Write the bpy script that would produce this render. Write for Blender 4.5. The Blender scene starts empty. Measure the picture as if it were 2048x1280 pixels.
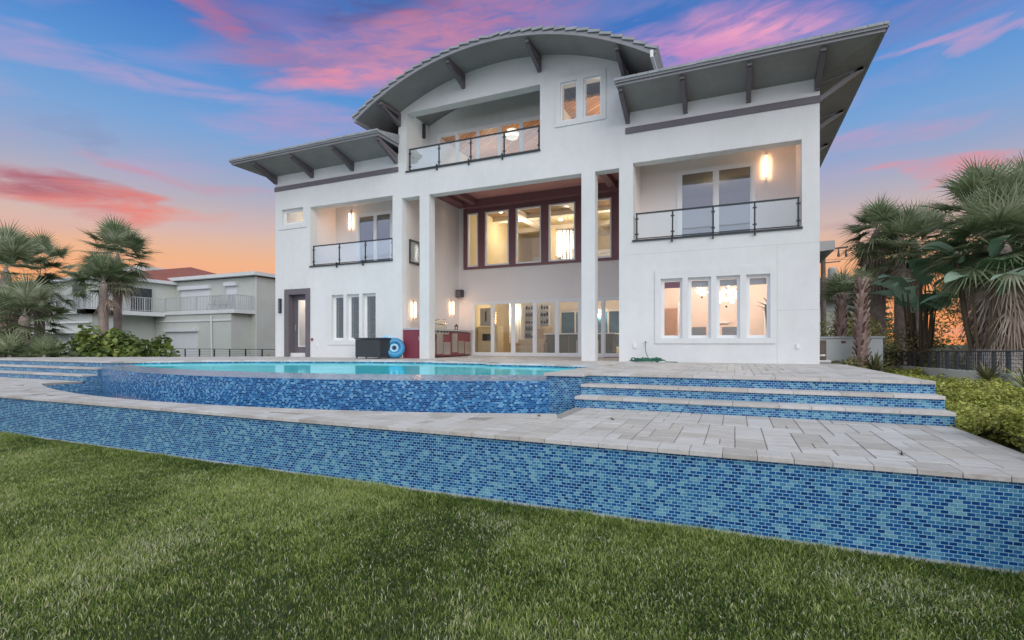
import bpy, bmesh, math, random
import numpy as np
from mathutils import Vector, Matrix
random.seed(7); rng = np.random.default_rng(7)
sc = bpy.context.scene
C = sc.collection
R = math.radians

# ------------------------------------------------------------ camera, world, sun, exposure
cam_d = bpy.data.cameras.new('camera'); cam = bpy.data.objects.new('camera', cam_d); C.objects.link(cam)
cam.location = (0, 0, 1.85); cam.rotation_euler = (R(90), 0, R(23.7))
cam_d.sensor_width = 36; cam_d.lens = 36*1015/2048; cam_d.shift_y = 47/2048*1.0
cam_d.clip_start = 0.05; cam_d.clip_end = 3000
sc.camera = cam
sc.view_settings.view_transform = 'Standard'; sc.view_settings.look = 'None'
sc.view_settings.exposure = 0.0; sc.view_settings.gamma = 1

def lin(c):
    return tuple(((v/255)/12.92 if v/255 <= 0.04045 else ((v/255+0.055)/1.055)**2.4) for v in c)

SUN_EL, SUN_ROT = 30, 130          # lamp and sky share these (degrees)
w = bpy.data.worlds.new('World'); sc.world = w; w.use_nodes = True
nt = w.node_tree; nt.nodes.clear()
class NB:
    def __init__(s, nt): s.nt = nt
    def n(s, t, **k):
        o = s.nt.nodes.new(t)
        for a, b in k.items(): setattr(o, a, b)
        return o
    def l(s, a, b): s.nt.links.new(a, b)
    def put(s, sock, v):
        if isinstance(v, bpy.types.NodeSocket): s.l(v, sock)
        else: sock.default_value = v
    def m(s, op, a, b=None, c=None, clamp=False):
        o = s.n('ShaderNodeMath', operation=op); o.use_clamp = clamp
        s.put(o.inputs[0], a)
        if b is not None: s.put(o.inputs[1], b)
        if c is not None: s.put(o.inputs[2], c)
        return o.outputs[0]
    def mix(s, f, a, b, mode='MIX'):
        o = s.n('ShaderNodeMix', data_type='RGBA', blend_type=mode)
        s.put(o.inputs[0], f)
        s.put(o.inputs[6], a if isinstance(a, bpy.types.NodeSocket) else (*a[:3], 1))
        s.put(o.inputs[7], b if isinstance(b, bpy.types.NodeSocket) else (*b[:3], 1))
        return o.outputs[2]
    def ramp(s, f, stops, interp='LINEAR'):
        o = s.n('ShaderNodeValToRGB'); o.color_ramp.interpolation = interp
        e = o.color_ramp.elements
        while len(e) < len(stops): e.new(0.5)
        for i, (p, c) in enumerate(stops): e[i].position = p; e[i].color = (*c[:3], 1)
        s.put(o.inputs[0], f); return o.outputs[0]
    def noise(s, vec, scale, detail=4, rough=0.55, dist=0.0):
        o = s.n('ShaderNodeTexNoise'); o.inputs['Scale'].default_value = scale
        o.inputs['Detail'].default_value = detail; o.inputs['Roughness'].default_value = rough
        o.inputs['Distortion'].default_value = dist
        if vec is not None: s.l(vec, o.inputs['Vector'])
        return o.outputs['Fac'], o.outputs['Color']
B = NB(nt)
tc = B.n('ShaderNodeTexCoord')
sep = B.n('ShaderNodeSeparateXYZ'); B.l(tc.outputs['Generated'], sep.inputs[0])
el = B.m('MULTIPLY', B.m('ARCSINE', sep.outputs[2]), 57.2958)
az = B.m('MULTIPLY', B.m('ARCTAN2', sep.outputs[0], sep.outputs[1]), 57.2958)
stops = [(-2,(250,150,84)),(5,(250,166,104)),(8,(240,178,134)),(11,(212,182,170)),(13.5,(184,174,184)),(16.5,(150,166,200)),
         (20,(120,162,212)),(24.5,(90,146,210)),(30,(62,116,192)),(38,(80,122,186)),(50,(196,210,222)),(90,(228,236,240))]
base = B.ramp(B.m('DIVIDE', B.m('ADD', el, 5), 95), [((a+5)/95, lin(c)) for a, c in stops])
# cloud coordinates: (azimuth, elevation) stretched along the wind
cv = B.n('ShaderNodeCombineXYZ'); B.put(cv.inputs[0], B.m('MULTIPLY', az, 0.05)); B.put(cv.inputs[1], B.m('MULTIPLY', B.m('SUBTRACT', el, B.m('MULTIPLY', az, 0.10)), 0.26))
n1, n1c = B.noise(cv.outputs[0], 1.5, 4, 0.5, 0.5)
n2, _ = B.noise(cv.outputs[0], 4.2, 8, 0.58, 0.7)
sw = B.n('ShaderNodeSeparateXYZ'); B.l(n1c, sw.inputs[0])
azw = B.m('ADD', az, B.m('MULTIPLY', B.m('SUBTRACT', sw.outputs[0], 0.5), 18))
elw = B.m('ADD', el, B.m('MULTIPLY', B.m('SUBTRACT', sw.outputs[1], 0.5), 5))
col = base
soft = B.m('MULTIPLY', B.m('SUBTRACT', n1, 0.47), 3.2, clamp=True)
col = B.mix(B.m('MULTIPLY', soft, 0.28), col, lin((206, 160, 196)))
def blob(col, x, y, rx, ry, rot, rgb, k, nz=1.0):
    d = math.hypot(1015, x-1024)
    A = -23.7 + math.degrees(math.atan((x-1024)/1015)); Ee = math.degrees(math.atan((687-y)/d))
    c, s_ = math.cos(R(rot)), math.sin(R(rot))
    du = B.m('SUBTRACT', azw, A); dv = B.m('SUBTRACT', elw, Ee)
    u = B.m('DIVIDE', B.m('ADD', B.m('MULTIPLY', du, c), B.m('MULTIPLY', dv, s_)), rx)
    v = B.m('DIVIDE', B.m('SUBTRACT', B.m('MULTIPLY', dv, c), B.m('MULTIPLY', du, s_)), ry)
    r2 = B.m('ADD', B.m('MULTIPLY', u, u), B.m('MULTIPLY', v, v))
    f = B.m('SUBTRACT', 1.0, r2, clamp=True)
    g = B.m('MULTIPLY_ADD', B.m('SUBTRACT', n2, 0.5), 2.0*nz, 0.58, clamp=True)
    return B.mix(B.m('MINIMUM', B.m('MULTIPLY', B.m('MULTIPLY', f, g), k*0.60), 0.70), col, lin(rgb))
col = blob(col, 400, 10, 16, 2.6, -14, (150, 104, 150), 1.1)
col = blob(col, 350, 8, 7, 1.2, -10, (220, 110, 120), 1.0)
col = blob(col, 620, 70, 14, 4.5, -6, (134, 112, 172), 1.0)
col = blob(col, 560, 110, 11, 1.8, 4, (184, 132, 166), 0.9)
col = blob(col, 850, 45, 12, 3.2, 16, (176, 118, 152), 1.1)
col = blob(col, 760, 20, 9, 1.8, 6, (74, 74, 130), 1.2)
col = blob(col, 800, 118, 13, 3.4, 14, (218, 144, 164), 1.3)
col = blob(col, 680, 160, 10, 1.5, 9, (246, 146, 160), 1.7)
col = blob(col, 300, 165, 20, 1.3, 1, (190, 160, 200), 1.1)
col = blob(col, 620, 262, 10, 2.2, 8, (200, 150, 186), 0.9)
col = blob(col, 130, 265, 4, 1.2, -20, (120, 120, 160), 0.5)
col = blob(col, 330, 348, 8, 0.7, -2, (214, 134, 150), 0.9)
col = blob(col, 1000, 40, 14, 3.6, 4, (204, 122, 152), 1.2)
col = blob(col, 1440, 85, 14, 3.2, -3, (232, 156, 194), 1.7)
col = blob(col, 1470, 82, 8, 1.5, -2, (255, 172, 196), 1.4)
col = blob(col, 1380, 125, 10, 2.4, -4, (180, 124, 190), 1.3)
col = blob(col, 1960, 66, 9, 0.6, 2, (224, 160, 190), 1.2, 0.6)
col = blob(col, 1900, 10, 12, 1.6, 4, (150, 130, 180), .8)
col = blob(col, 100, 388, 10, 1.7, -3, (222, 108, 104), 2.0)
col = blob(col, 60, 365, 8, 1.0, 0, (146, 90, 112), 1.5)
col = blob(col, 260, 408, 9, 0.9, 0, (240, 130, 110), 1.2)
col = blob(col, 1740, 285, 7, 1.2, 0, (214, 150, 180), 0.8)
col = blob(col, 1930, 335, 4.6, 1.1, 3, (240, 134, 134), 1.7)
col = blob(col, 1690, 460, 6, 1.2, 0, (170, 140, 160), 0.9)
# the eastern half, behind the photographer, is a paler blue
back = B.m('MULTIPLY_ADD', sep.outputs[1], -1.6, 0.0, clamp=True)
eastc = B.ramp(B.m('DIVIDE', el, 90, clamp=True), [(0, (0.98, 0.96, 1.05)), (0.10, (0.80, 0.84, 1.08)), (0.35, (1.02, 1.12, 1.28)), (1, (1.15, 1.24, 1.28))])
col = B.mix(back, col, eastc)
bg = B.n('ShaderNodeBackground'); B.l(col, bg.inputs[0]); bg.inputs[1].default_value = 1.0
sky = B.n('ShaderNodeTexSky', sky_type='NISHITA'); sky.sun_disc = False
sky.sun_elevation = R(SUN_EL); sky.sun_rotation = R(SUN_ROT)
bg2 = B.n('ShaderNodeBackground'); B.l(sky.outputs[0], bg2.inputs[0]); bg2.inputs[1].default_value = 0.004
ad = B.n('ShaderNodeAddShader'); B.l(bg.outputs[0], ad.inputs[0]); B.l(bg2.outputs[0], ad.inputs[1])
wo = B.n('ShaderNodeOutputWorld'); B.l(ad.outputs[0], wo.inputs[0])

sl = bpy.data.lights.new('sun', 'SUN'); sun = bpy.data.objects.new('sun', sl); C.objects.link(sun)
sl.energy = 1.6; sl.angle = R(50); sl.color = (1.0, 0.95, 0.87)
sd = Vector((math.sin(R(SUN_ROT))*math.cos(R(SUN_EL)), math.cos(R(SUN_ROT))*math.cos(R(SUN_EL)), math.sin(R(SUN_EL))))
sun.rotation_euler = sd.to_track_quat('Z', 'Y').to_euler()

# ------------------------------------------------------------ materials
def mat(name, color, rough=0.6, var=0.0, vscale=3.0, bump=0.0, bscale=40.0, metal=0.0, spec=0.5, tone=None, coords='Object', sheen=None, trans=0.0):
    m = bpy.data.materials.new(name); m.use_nodes = True; b = NB(m.node_tree)
    p = m.node_tree.nodes['Principled BSDF']
    c = color if max(color) <= 1 else lin(color)
    p.inputs['Roughness'].default_value = rough; p.inputs['Metallic'].default_value = metal
    p.inputs['Specular IOR Level'].default_value = spec
    t = b.n('ShaderNodeTexCoord')
    if tone is not None:
        at = b.n('ShaderNodeAttribute', attribute_name='tone')
        out = b.ramp(at.outputs['Fac'], [(i/(len(tone)-1), lin(q) if max(q) > 1 else q) for i, q in enumerate(tone)])
        b.l(out, p.inputs['Base Color'])
    elif var > 0:
        f, _ = b.noise(t.outputs[coords], vscale, 6, 0.6)
        f2, _ = b.noise(t.outputs[coords], vscale*9, 4, 0.6)
        ff = b.m('ADD', b.m('MULTIPLY', f, 0.7), b.m('MULTIPLY', f2, 0.3))
        lo = tuple(v*(1-var) for v in c); hi = tuple(min(1, v*(1+var)) for v in c)
        b.l(b.ramp(ff, [(0.3, lo), (0.7, hi)]), p.inputs['Base Color'])
    else: p.inputs['Base Color'].default_value = (*c, 1)
    if bump > 0:
        f, _ = b.noise(t.outputs[coords], bscale, 5, 0.6)
        bn = b.n('ShaderNodeBump'); bn.inputs['Strength'].default_value = bump; bn.inputs['Distance'].default_value = 0.02
        b.l(f, bn.inputs['Height']); b.l(bn.outputs[0], p.inputs['Normal'])
    if trans > 0:
        tr = b.n('ShaderNodeBsdfTranslucent')
        src = p.inputs['Base Color'].links[0].from_socket if p.inputs['Base Color'].links else None
        if src: b.l(src, tr.inputs[0])
        else: tr.inputs[0].default_value = (*c, 1)
        mx = b.n('ShaderNodeMixShader'); mx.inputs[0].default_value = trans
        b.l(p.outputs[0], mx.inputs[1]); b.l(tr.outputs[0], mx.inputs[2])
        b.l(mx.outputs[0], m.node_tree.nodes['Material Output'].inputs[0])
    return m
def emit(name, color, strength):
    m = bpy.data.materials.new(name); m.use_nodes = True; b = NB(m.node_tree)
    p = m.node_tree.nodes['Principled BSDF']; c = color if max(color) <= 1 else lin(color)
    p.inputs['Base Color'].default_value = (*c, 1); p.inputs['Emission Color'].default_value = (*c, 1)
    p.inputs['Emission Strength'].default_value = strength
    return m
def glassmat(name, tint=(1, 1, 1), base=0.08, edge=0.6, haze=0.0, skyhazec=(0.8, 0.85, 0.87)):
    m = bpy.data.materials.new(name); m.use_nodes = True; b = NB(m.node_tree); m.node_tree.nodes.clear()
    tr = b.n('ShaderNodeBsdfTransparent'); tr.inputs[0].default_value = (*tint, 1)
    gl = b.n('ShaderNodeBsdfGlossy'); gl.inputs[0].default_value = (0.95, 0.97, 1, 1); gl.inputs[1].default_value = 0.01
    t = b.n('ShaderNodeTexCoord'); f, _ = b.noise(t.outputs['Object'], 1.3, 2, 0.5)
    bn = b.n('ShaderNodeBump'); bn.inputs['Strength'].default_value = 0.05; bn.inputs['Distance'].default_value = 0.05; b.l(f, bn.inputs['Height']); b.l(bn.outputs[0], gl.inputs['Normal'])
    lw = b.n('ShaderNodeLayerWeight'); lw.inputs[0].default_value = 0.4
    fac = b.m('MULTIPLY_ADD', lw.outputs['Fresnel'], edge, base, clamp=True)
    mx = b.n('ShaderNodeMixShader'); b.l(fac, mx.inputs[0]); b.l(tr.outputs[0], mx.inputs[1]); b.l(gl.outputs[0], mx.inputs[2])
    out = mx.outputs[0]
    if haze > 0:
        df = b.n('ShaderNodeBsdfDiffuse'); df.inputs[0].default_value = (*skyhazec, 1)
        m2 = b.n('ShaderNodeMixShader'); m2.inputs[0].default_value = haze
        b.l(out, m2.inputs[1]); b.l(df.outputs[0], m2.inputs[2]); out = m2.outputs[0]
    o = b.n('ShaderNodeOutputMaterial'); b.l(out, o.inputs[0]); return m
def tilemat(name, cols, grout, w, h, mortar=0.003, rough=0.2, wet=0.0, marble=1.25):
    m = bpy.data.materials.new(name); m.use_nodes = True; b = NB(m.node_tree)
    p = m.node_tree.nodes['Principled BSDF']; p.inputs['Roughness'].default_value = rough
    t = b.n('ShaderNodeTexCoord'); vec = t.outputs['UV']
    if wet > 0:
        _, nc = b.noise(vec, 9, 3, 0.6)
        sub = b.n('ShaderNodeVectorMath', operation='SUBTRACT'); b.l(nc, sub.inputs[0]); sub.inputs[1].default_value = (0.5, 0.5, 0.5)
        scl = b.n('ShaderNodeVectorMath', operation='SCALE'); b.l(sub.outputs[0], scl.inputs[0]); scl.inputs['Scale'].default_value = wet
        add = b.n('ShaderNodeVectorMath', operation='ADD'); b.l(vec, add.inputs[0]); b.l(scl.outputs[0], add.inputs[1]); vec = add.outputs[0]
    br = b.n('ShaderNodeTexBrick'); br.offset = 0.5; b.l(vec, br.inputs['Vector'])
    br.inputs['Color1'].default_value = (0, 0, 0, 1); br.inputs['Color2'].default_value = (1, 1, 1, 1); br.inputs['Mortar'].default_value = (0.5, 0.5, 0.5, 1)
    br.inputs['Scale'].default_value = 1; br.inputs['Brick Width'].default_value = w; br.inputs['Row Height'].default_value = h
    br.inputs['Mortar Size'].default_value = mortar; br.inputs['Mortar Smooth'].default_value = 0.1
    f, _ = b.noise(vec, 30, 6, 0.75, 1.8); f2, _ = b.noise(vec, 0.9, 3, 0.5)
    v = b.m('ADD', br.outputs['Color'], b.m('MULTIPLY', b.m('SUBTRACT', f, 0.5), marble))
    v = b.m('ADD', v, b.m('MULTIPLY', b.m('SUBTRACT', f2, 0.5), 0.5), clamp=True)
    tilec = b.ramp(v, [(i/(len(cols)-1), lin(q)) for i, q in enumerate(cols)])
    b.l(b.mix(br.outputs['Fac'], tilec, lin(grout)), p.inputs['Base Color'])
    bn = b.n('ShaderNodeBump'); bn.inputs['Strength'].default_value = 0.5; bn.inputs['Distance'].default_value = 0.004
    hgt = b.m('SUBTRACT', b.m('MULTIPLY', f, 0.6 if wet > 0 else 0.25), br.outputs['Fac'])
    b.l(hgt, bn.inputs['Height']); b.l(bn.outputs[0], p.inputs['Normal'])
    b.l(b.m('MULTIPLY_ADD', br.outputs['Fac'], 0.5, rough), p.inputs['Roughness'])
    return m

M = {}
M['stucco'] = mat('stucco', (0.70, 0.71, 0.705), 0.78, 0.075, 0.45, 0.5, 70)
M['stucco_in'] = mat('stucco_in', (0.78, 0.73, 0.70), 0.8, 0.03, 0.8, 0.15, 60)
M['white'] = mat('white_paint', (0.78, 0.79, 0.79), 0.4, 0.02, 2)
M['greytrim'] = mat('grey_trim', (0.13, 0.115, 0.13), 0.5, 0.12, 2, 0.1, 30)
M['fascia'] = mat('grey_fascia', (0.25, 0.25, 0.27), 0.45, 0.08, 2, 0.08, 30)
M['soffit'] = mat('grey_soffit', (0.24, 0.235, 0.23), 0.65, 0.18, 1.2, 0.1, 30)
M['rooftile'] = mat('roof_tile', (0.30, 0.32, 0.34), 0.7, 0.25, 3, 0.4, 25)
M['maroon'] = mat('maroon_wood', (0.21, 0.095, 0.105), 0.5, 0.1, 2, 0.05, 30)
M['maroonceil'] = mat('maroon_ceiling', (0.50, 0.24, 0.22), 0.6, 0.08, 2)
M['redpanel'] = mat('red_panel', (0.20, 0.035, 0.055), 0.35, 0.08, 3)
M['darkmetal'] = mat('dark_metal', (0.035, 0.045, 0.05), 0.4, 0.1, 5, metal=0.3)
M['black'] = mat('black_plastic', (0.028, 0.036, 0.04), 0.4, 0.2, 4)
M['steel'] = mat('stainless_steel', (0.55, 0.52, 0.49), 0.28, 0.1, 6, metal=0.9)
M['railglass'] = glassmat('railing_glass', (0.93, 0.97, 0.97), 0.05, 0.4, 0.10)  # pale diffuse veil imitates the sky reflected in the panels
M['winglass'] = glassmat('window_glass', (0.97, 0.98, 0.98), 0.025, 0.18)
M['mirrorglass'] = glassmat('reflective_glass', (0.5, 0.52, 0.56), 0.17, 0.25)
M['darkglass'] = glassmat('dark_glass', (0.8, 0.85, 0.85), 0.035, 0.15)
M['tile'] = tilemat('mosaic_tile', [(10, 56, 108), (16, 74, 136), (32, 98, 150), (66, 124, 160), (114, 162, 178)], (150, 192, 210), 0.0585, 0.0325, 0.0026, 0.18)
M['wettile'] = tilemat('wet_mosaic_tile', [(6, 48, 98), (16, 70, 128), (28, 96, 158), (66, 132, 184), (130, 182, 210)], (90, 140, 175), 0.05, 0.0335, 0.003, 0.12, wet=0.035, marble=1.3)
M['weirtop'] = tilemat('weir_top_tile', [(60, 92, 124), (92, 120, 148), (130, 150, 172), (160, 170, 186)], (140, 160, 178), 0.05, 0.0335, 0.003, 0.08, wet=0.03, marble=1.0)
M['travertine'] = mat('travertine', (1, 1, 1), 0.62, 0.0, 3, 0.25, 25, tone=[(182, 177, 171), (193, 189, 184), (199, 196, 193), (206, 204, 202), (192, 186, 178)])
M['coping'] = mat('coping_stone', (0.55, 0.53, 0.51), 0.6, 0.16, 2.5, 0.3, 25)
M['grout'] = mat('sand_joint', (0.30, 0.28, 0.26), 0.9, 0.2, 8)
M['concrete'] = mat('concrete', (0.42, 0.42, 0.41), 0.85, 0.15, 2, 0.2, 20)
def stain(m):
    b = NB(m.node_tree); p = m.node_tree.nodes['Principled BSDF']; src = p.inputs['Base Color'].links[0].from_socket
    t = b.n('ShaderNodeTexCoord'); mp = b.n('ShaderNodeMapping'); mp.inputs['Scale'].default_value = (1.6, 1.6, 0.13); b.l(t.outputs['Object'], mp.inputs[0])
    f, _ = b.noise(mp.outputs[0], 2.2, 7, 0.65); g, _ = b.noise(t.outputs['Object'], 0.35, 4, 0.6)
    k = b.ramp(f, [(0.28, (0.965, 0.965, 0.96)), (0.5, (1.0, 1.0, 1.0))]); k2 = b.ramp(g, [(0.35, (0.955, 0.97, 0.965)), (0.65, (1.02, 1.015, 1.02))])
    b.l(b.mix(1.0, b.mix(1.0, src, k, 'MULTIPLY'), k2, 'MULTIPLY'), p.inputs['Base Color'])
stain(M['stucco'])
def travertine_extra(m):
    b = NB(m.node_tree); p = m.node_tree.nodes['Principled BSDF']; src = p.inputs['Base Color'].links[0].from_socket
    t = b.n('ShaderNodeTexCoord'); mp = b.n('ShaderNodeMapping'); mp.inputs['Scale'].default_value = (1, 3.5, 1); b.l(t.outputs['Object'], mp.inputs[0])
    f, _ = b.noise(mp.outputs[0], 7, 7, 0.62, 0.6)
    g, _ = b.noise(mp.outputs[0], 1.1, 4, 0.6)
    k = b.ramp(f, [(0.25, (0.70, 0.67, 0.65)), (0.45, (0.93, 0.92, 0.91)), (0.7, (1.04, 1.04, 1.04))])
    k2 = b.ramp(g, [(0.3, (0.86, 0.85, 0.84)), (0.7, (1.03, 1.03, 1.03))])
    o = b.mix(1.0, b.mix(1.0, src, k, 'MULTIPLY'), k2, 'MULTIPLY'); b.l(o, p.inputs['Base Color'])
travertine_extra(M['travertine'])

# ------------------------------------------------------------ mesh helpers
class MB:
    def __init__(s): s.v = []; s.f = []; s.uv = []; s.t = []; s.mi = []
    def face(s, pts, uv=None, tone=0.5, mi=0):
        n = len(s.v); s.v += [tuple(p) for p in pts]; s.f.append(tuple(range(n, n+len(pts)))); s.uv.append(uv); s.t += [tone]*len(pts); s.mi.append(mi)
    def box(s, x0, y0, z0, x1, y1, z1, tone=0.5, mi=0):
        if x0 > x1: x0, x1 = x1, x0
        if y0 > y1: y0, y1 = y1, y0
        if z0 > z1: z0, z1 = z1, z0
        a = [(x0,y0,z0),(x1,y0,z0),(x1,y1,z0),(x0,y1,z0),(x0,y0,z1),(x1,y0,z1),(x1,y1,z1),(x0,y1,z1)]
        for q in ((3,2,1,0),(4,5,6,7),(0,1,5,4),(1,2,6,5),(2,3,7,6),(3,0,4,7)): s.face([a[i] for i in q], tone=tone, mi=mi)
        return s
    def prism(s, poly, z0, z1, tone=0.5):     # plan polygon (ccw) extruded in z
        s.face([(x, y, z1) for x, y in poly], tone=tone); s.face([(x, y, z0) for x, y in reversed(poly)], tone=tone)
        n = len(poly)
        for i in range(n):
            a, b = poly[i], poly[(i+1) % n]; s.face([(a[0],a[1],z0),(b[0],b[1],z0),(b[0],b[1],z1),(a[0],a[1],z1)], tone=tone)
        return s
    def prism_x(s, poly, x0, x1, tone=0.5):   # (y,z) polygon extruded in x
        s.face([(x0, y, z) for y, z in poly], tone=tone); s.face([(x1, y, z) for y, z in reversed(poly)], tone=tone)
        n = len(poly)
        for i in range(n):
            a, b = poly[i], poly[(i+1) % n]; s.face([(x0,a[0],a[1]),(x1,a[0],a[1]),(x1,b[0],b[1]),(x0,b[0],b[1])], tone=tone)
        return s
    def bar(s, a, b, w, h=None, tone=0.5):    # square bar between two points
        h = h or w; a = Vector(a); b = Vector(b); d = (b-a)
        if d.length < 1e-6: return s
        d.normalize(); up = Vector((0, 0, 1)) if abs(d.z) < 0.95 else Vector((0, 1, 0))
        r = d.cross(up).normalized(); u = r.cross(d)
        c = [(-w/2,-h/2),(w/2,-h/2),(w/2,h/2),(-w/2,h/2)]
        A = [a+r*i+u*j for i, j in c]; Bq = [b+r*i+u*j for i, j in c]
        s.face(A, tone=tone); s.face(Bq[::-1], tone=tone)
        for i in range(4): s.face([A[(i+1)%4], A[i], Bq[i], Bq[(i+1)%4]], tone=tone)
        return s
    def tube(s, pts, rad, n=8, tone=0.5, cap=True):
        P = [Vector(p) for p in pts]; rr = rad if isinstance(rad, (list, tuple)) else [rad]*len(P)
        rings = []; pr = None
        for i, p in enumerate(P):
            d = (P[min(i+1, len(P)-1)]-P[max(i-1, 0)]).normalized()
            if pr is None: pr = d.orthogonal().normalized()
            pr = (pr-d*pr.dot(d)).normalized(); q = d.cross(pr)
            rings.append([p+(pr*math.cos(2*math.pi*k/n)+q*math.sin(2*math.pi*k/n))*rr[i] for k in range(n)])
        for i in range(len(P)-1):
            for k in range(n): s.face([rings[i][k], rings[i][(k+1)%n], rings[i+1][(k+1)%n], rings[i+1][k]], tone=tone)
        if cap: s.face(rings[0][::-1], tone=tone); s.face(rings[-1], tone=tone)
        return s
    def lathe(s, c, prof, n=20, tone=0.5):    # prof: (radius, z) about vertical axis at c
        c = Vector(c); rings = [[c+Vector((r*math.cos(2*math.pi*k/n), r*math.sin(2*math.pi*k/n), z)) for k in range(n)] for r, z in prof]
        for i in range(len(rings)-1):
            for k in range(n): s.face([rings[i][k], rings[i][(k+1)%n], rings[i+1][(k+1)%n], rings[i+1][k]], tone=tone)
        s.face(rings[0][::-1], tone=tone); s.face(rings[-1], tone=tone); return s
    def ball(s, c, r, n=8, tone=0.5):
        return s.lathe(c, [(max(0.001, r*math.sin(math.pi*i/n)), -r*math.cos(math.pi*i/n)) for i in range(n+1)], n, tone)
    def build(s, name, m, parent=None, smooth=False, bevel=0.0, label=None, kind=None):
        me = bpy.data.meshes.new(name); off = Vector((0, 0, 0)); q = parent
        while q is not None: off = off + q.location; q = q.parent
        me.from_pydata([(x-off.x, y-off.y, z-off.z) for x, y, z in s.v], [], s.f)
        uvl = me.uv_layers.new(name='UVMap'); li = 0; data = np.zeros(len(me.loops)*2, dtype=np.float32)
        for fi, f in enumerate(s.f):
            if s.uv[fi]: uvs = s.uv[fi]
            else:
                a, b_, c = Vector(s.v[f[0]]), Vector(s.v[f[1]]), Vector(s.v[f[2]]); n = (b_-a).cross(c-b_)
                ax, ay, az_ = abs(n.x), abs(n.y), abs(n.z)
                if az_ >= ax and az_ >= ay: uvs = [(s.v[i][0], s.v[i][1]) for i in f]
                elif ay >= ax: uvs = [(s.v[i][0], s.v[i][2]) for i in f]
                else: uvs = [(s.v[i][1], s.v[i][2]) for i in f]
            for k in uvs: data[li] = k[0]; data[li+1] = k[1]; li += 2
        uvl.data.foreach_set('uv', data)
        at = me.attributes.new('tone', 'FLOAT', 'POINT'); at.data.foreach_set('value', np.array(s.t, dtype=np.float32))
        for mm in (m if isinstance(m, (list, tuple)) else [m]): me.materials.append(mm if not isinstance(mm, str) else M[mm])
        if any(s.mi): me.polygons.foreach_set('material_index', s.mi)
        if smooth or bevel > 0:
            bm = bmesh.new(); bm.from_mesh(me); bmesh.ops.remove_doubles(bm, verts=bm.verts, dist=1e-4)
            bmesh.ops.recalc_face_normals(bm, faces=bm.faces)
            if bevel > 0:
                es = [e for e in bm.edges if len(e.link_faces) == 2 and e.calc_face_angle(0) > 0.6]
                bmesh.ops.bevel(bm, geom=es, offset=bevel, segments=2, affect='EDGES', profile=0.6)
            bm.to_mesh(me); bm.free()
        if smooth:
            me.polygons.foreach_set('use_smooth', [True]*len(me.polygons))
            try: me.set_sharp_from_angle(angle=R(50))
            except Exception: pass
        o = bpy.data.objects.new(name, me); C.objects.link(o); o.parent = parent
        if label: o['label'] = label
        if kind: o['kind'] = kind
        return o
def thing(name, label, cat, loc=(0, 0, 0), group=None):
    o = bpy.data.objects.new(name, None); C.objects.link(o); o.location = loc; o.empty_display_size = 0.2
    o['label'] = label; o['category'] = cat
    if group: o['group'] = group
    return o
def tag(o, label, cat, group=None):
    o['label'] = label; o['category'] = cat
    if group: o['group'] = group
    return o
def struct(o): o['kind'] = 'structure'; return o
def npmesh(name, V, F, tone, m, parent=None, smooth=False):      # V (n,3), F (k,4 or 3)
    me = bpy.data.meshes.new(name); off = np.zeros(3); q = parent
    while q is not None: off = off + np.array(q.location); q = q.parent
    V = np.asarray(V, dtype=np.float32)-off.astype(np.float32); F = np.asarray(F, dtype=np.int32); k = F.shape[1]
    me.vertices.add(len(V)); me.vertices.foreach_set('co', V.ravel())
    me.loops.add(F.size); me.loops.foreach_set('vertex_index', F.ravel())
    me.polygons.add(len(F)); me.polygons.foreach_set('loop_start', np.arange(0, F.size, k, dtype=np.int32))
    me.update(calc_edges=True)
    at = me.attributes.new('tone', 'FLOAT', 'POINT'); at.data.foreach_set('value', np.asarray(tone, dtype=np.float32))
    me.materials.append(M[m] if isinstance(m, str) else m)
    if smooth: me.polygons.foreach_set('use_smooth', np.ones(len(F), dtype=bool))
    me.validate()
    o = bpy.data.objects.new(name, me); C.objects.link(o); o.parent = parent
    return o

DZ = 1.32      # upper deck
LZ = 0.79      # lower terrace
Y0 = 15.05     # front wall plane of the house
# ------------------------------------------------------------ ground, decks, pool
g = MB(); g.box(-400, -60, -0.3, 400, 900, 0.0)
M['soil'] = mat('lawn_soil', (0.05, 0.062, 0.022), 0.95, 0.35, 6, 0.6, 60)
struct(g.build('ground', 'soil'))

def arc(cx, cy, r, x0, x1, n):      # front (low-y) side of a circle
    return [(x0+(x1-x0)*i/n, cy-math.sqrt(r*r-(x0+(x1-x0)*i/n-cx)**2)) for i in range(n+1)]
trough = arc(-9.6, 25.05, 19.2, -16.75, -2.45, 40)       # inner edge of the lower terrace
weir = arc(-9.85, 22.75, 15.7, -16.75, -3.02, 40)        # outer edge of the infinity wall
weir_in = arc(-9.85, 22.75, 15.1, -16.3, -3.05, 40)      # water line
def trough_y(x):
    if x < -16.75 or x > -2.45: return 99
    return 25.05-math.sqrt(19.2**2-(x+9.6)**2)

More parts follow.
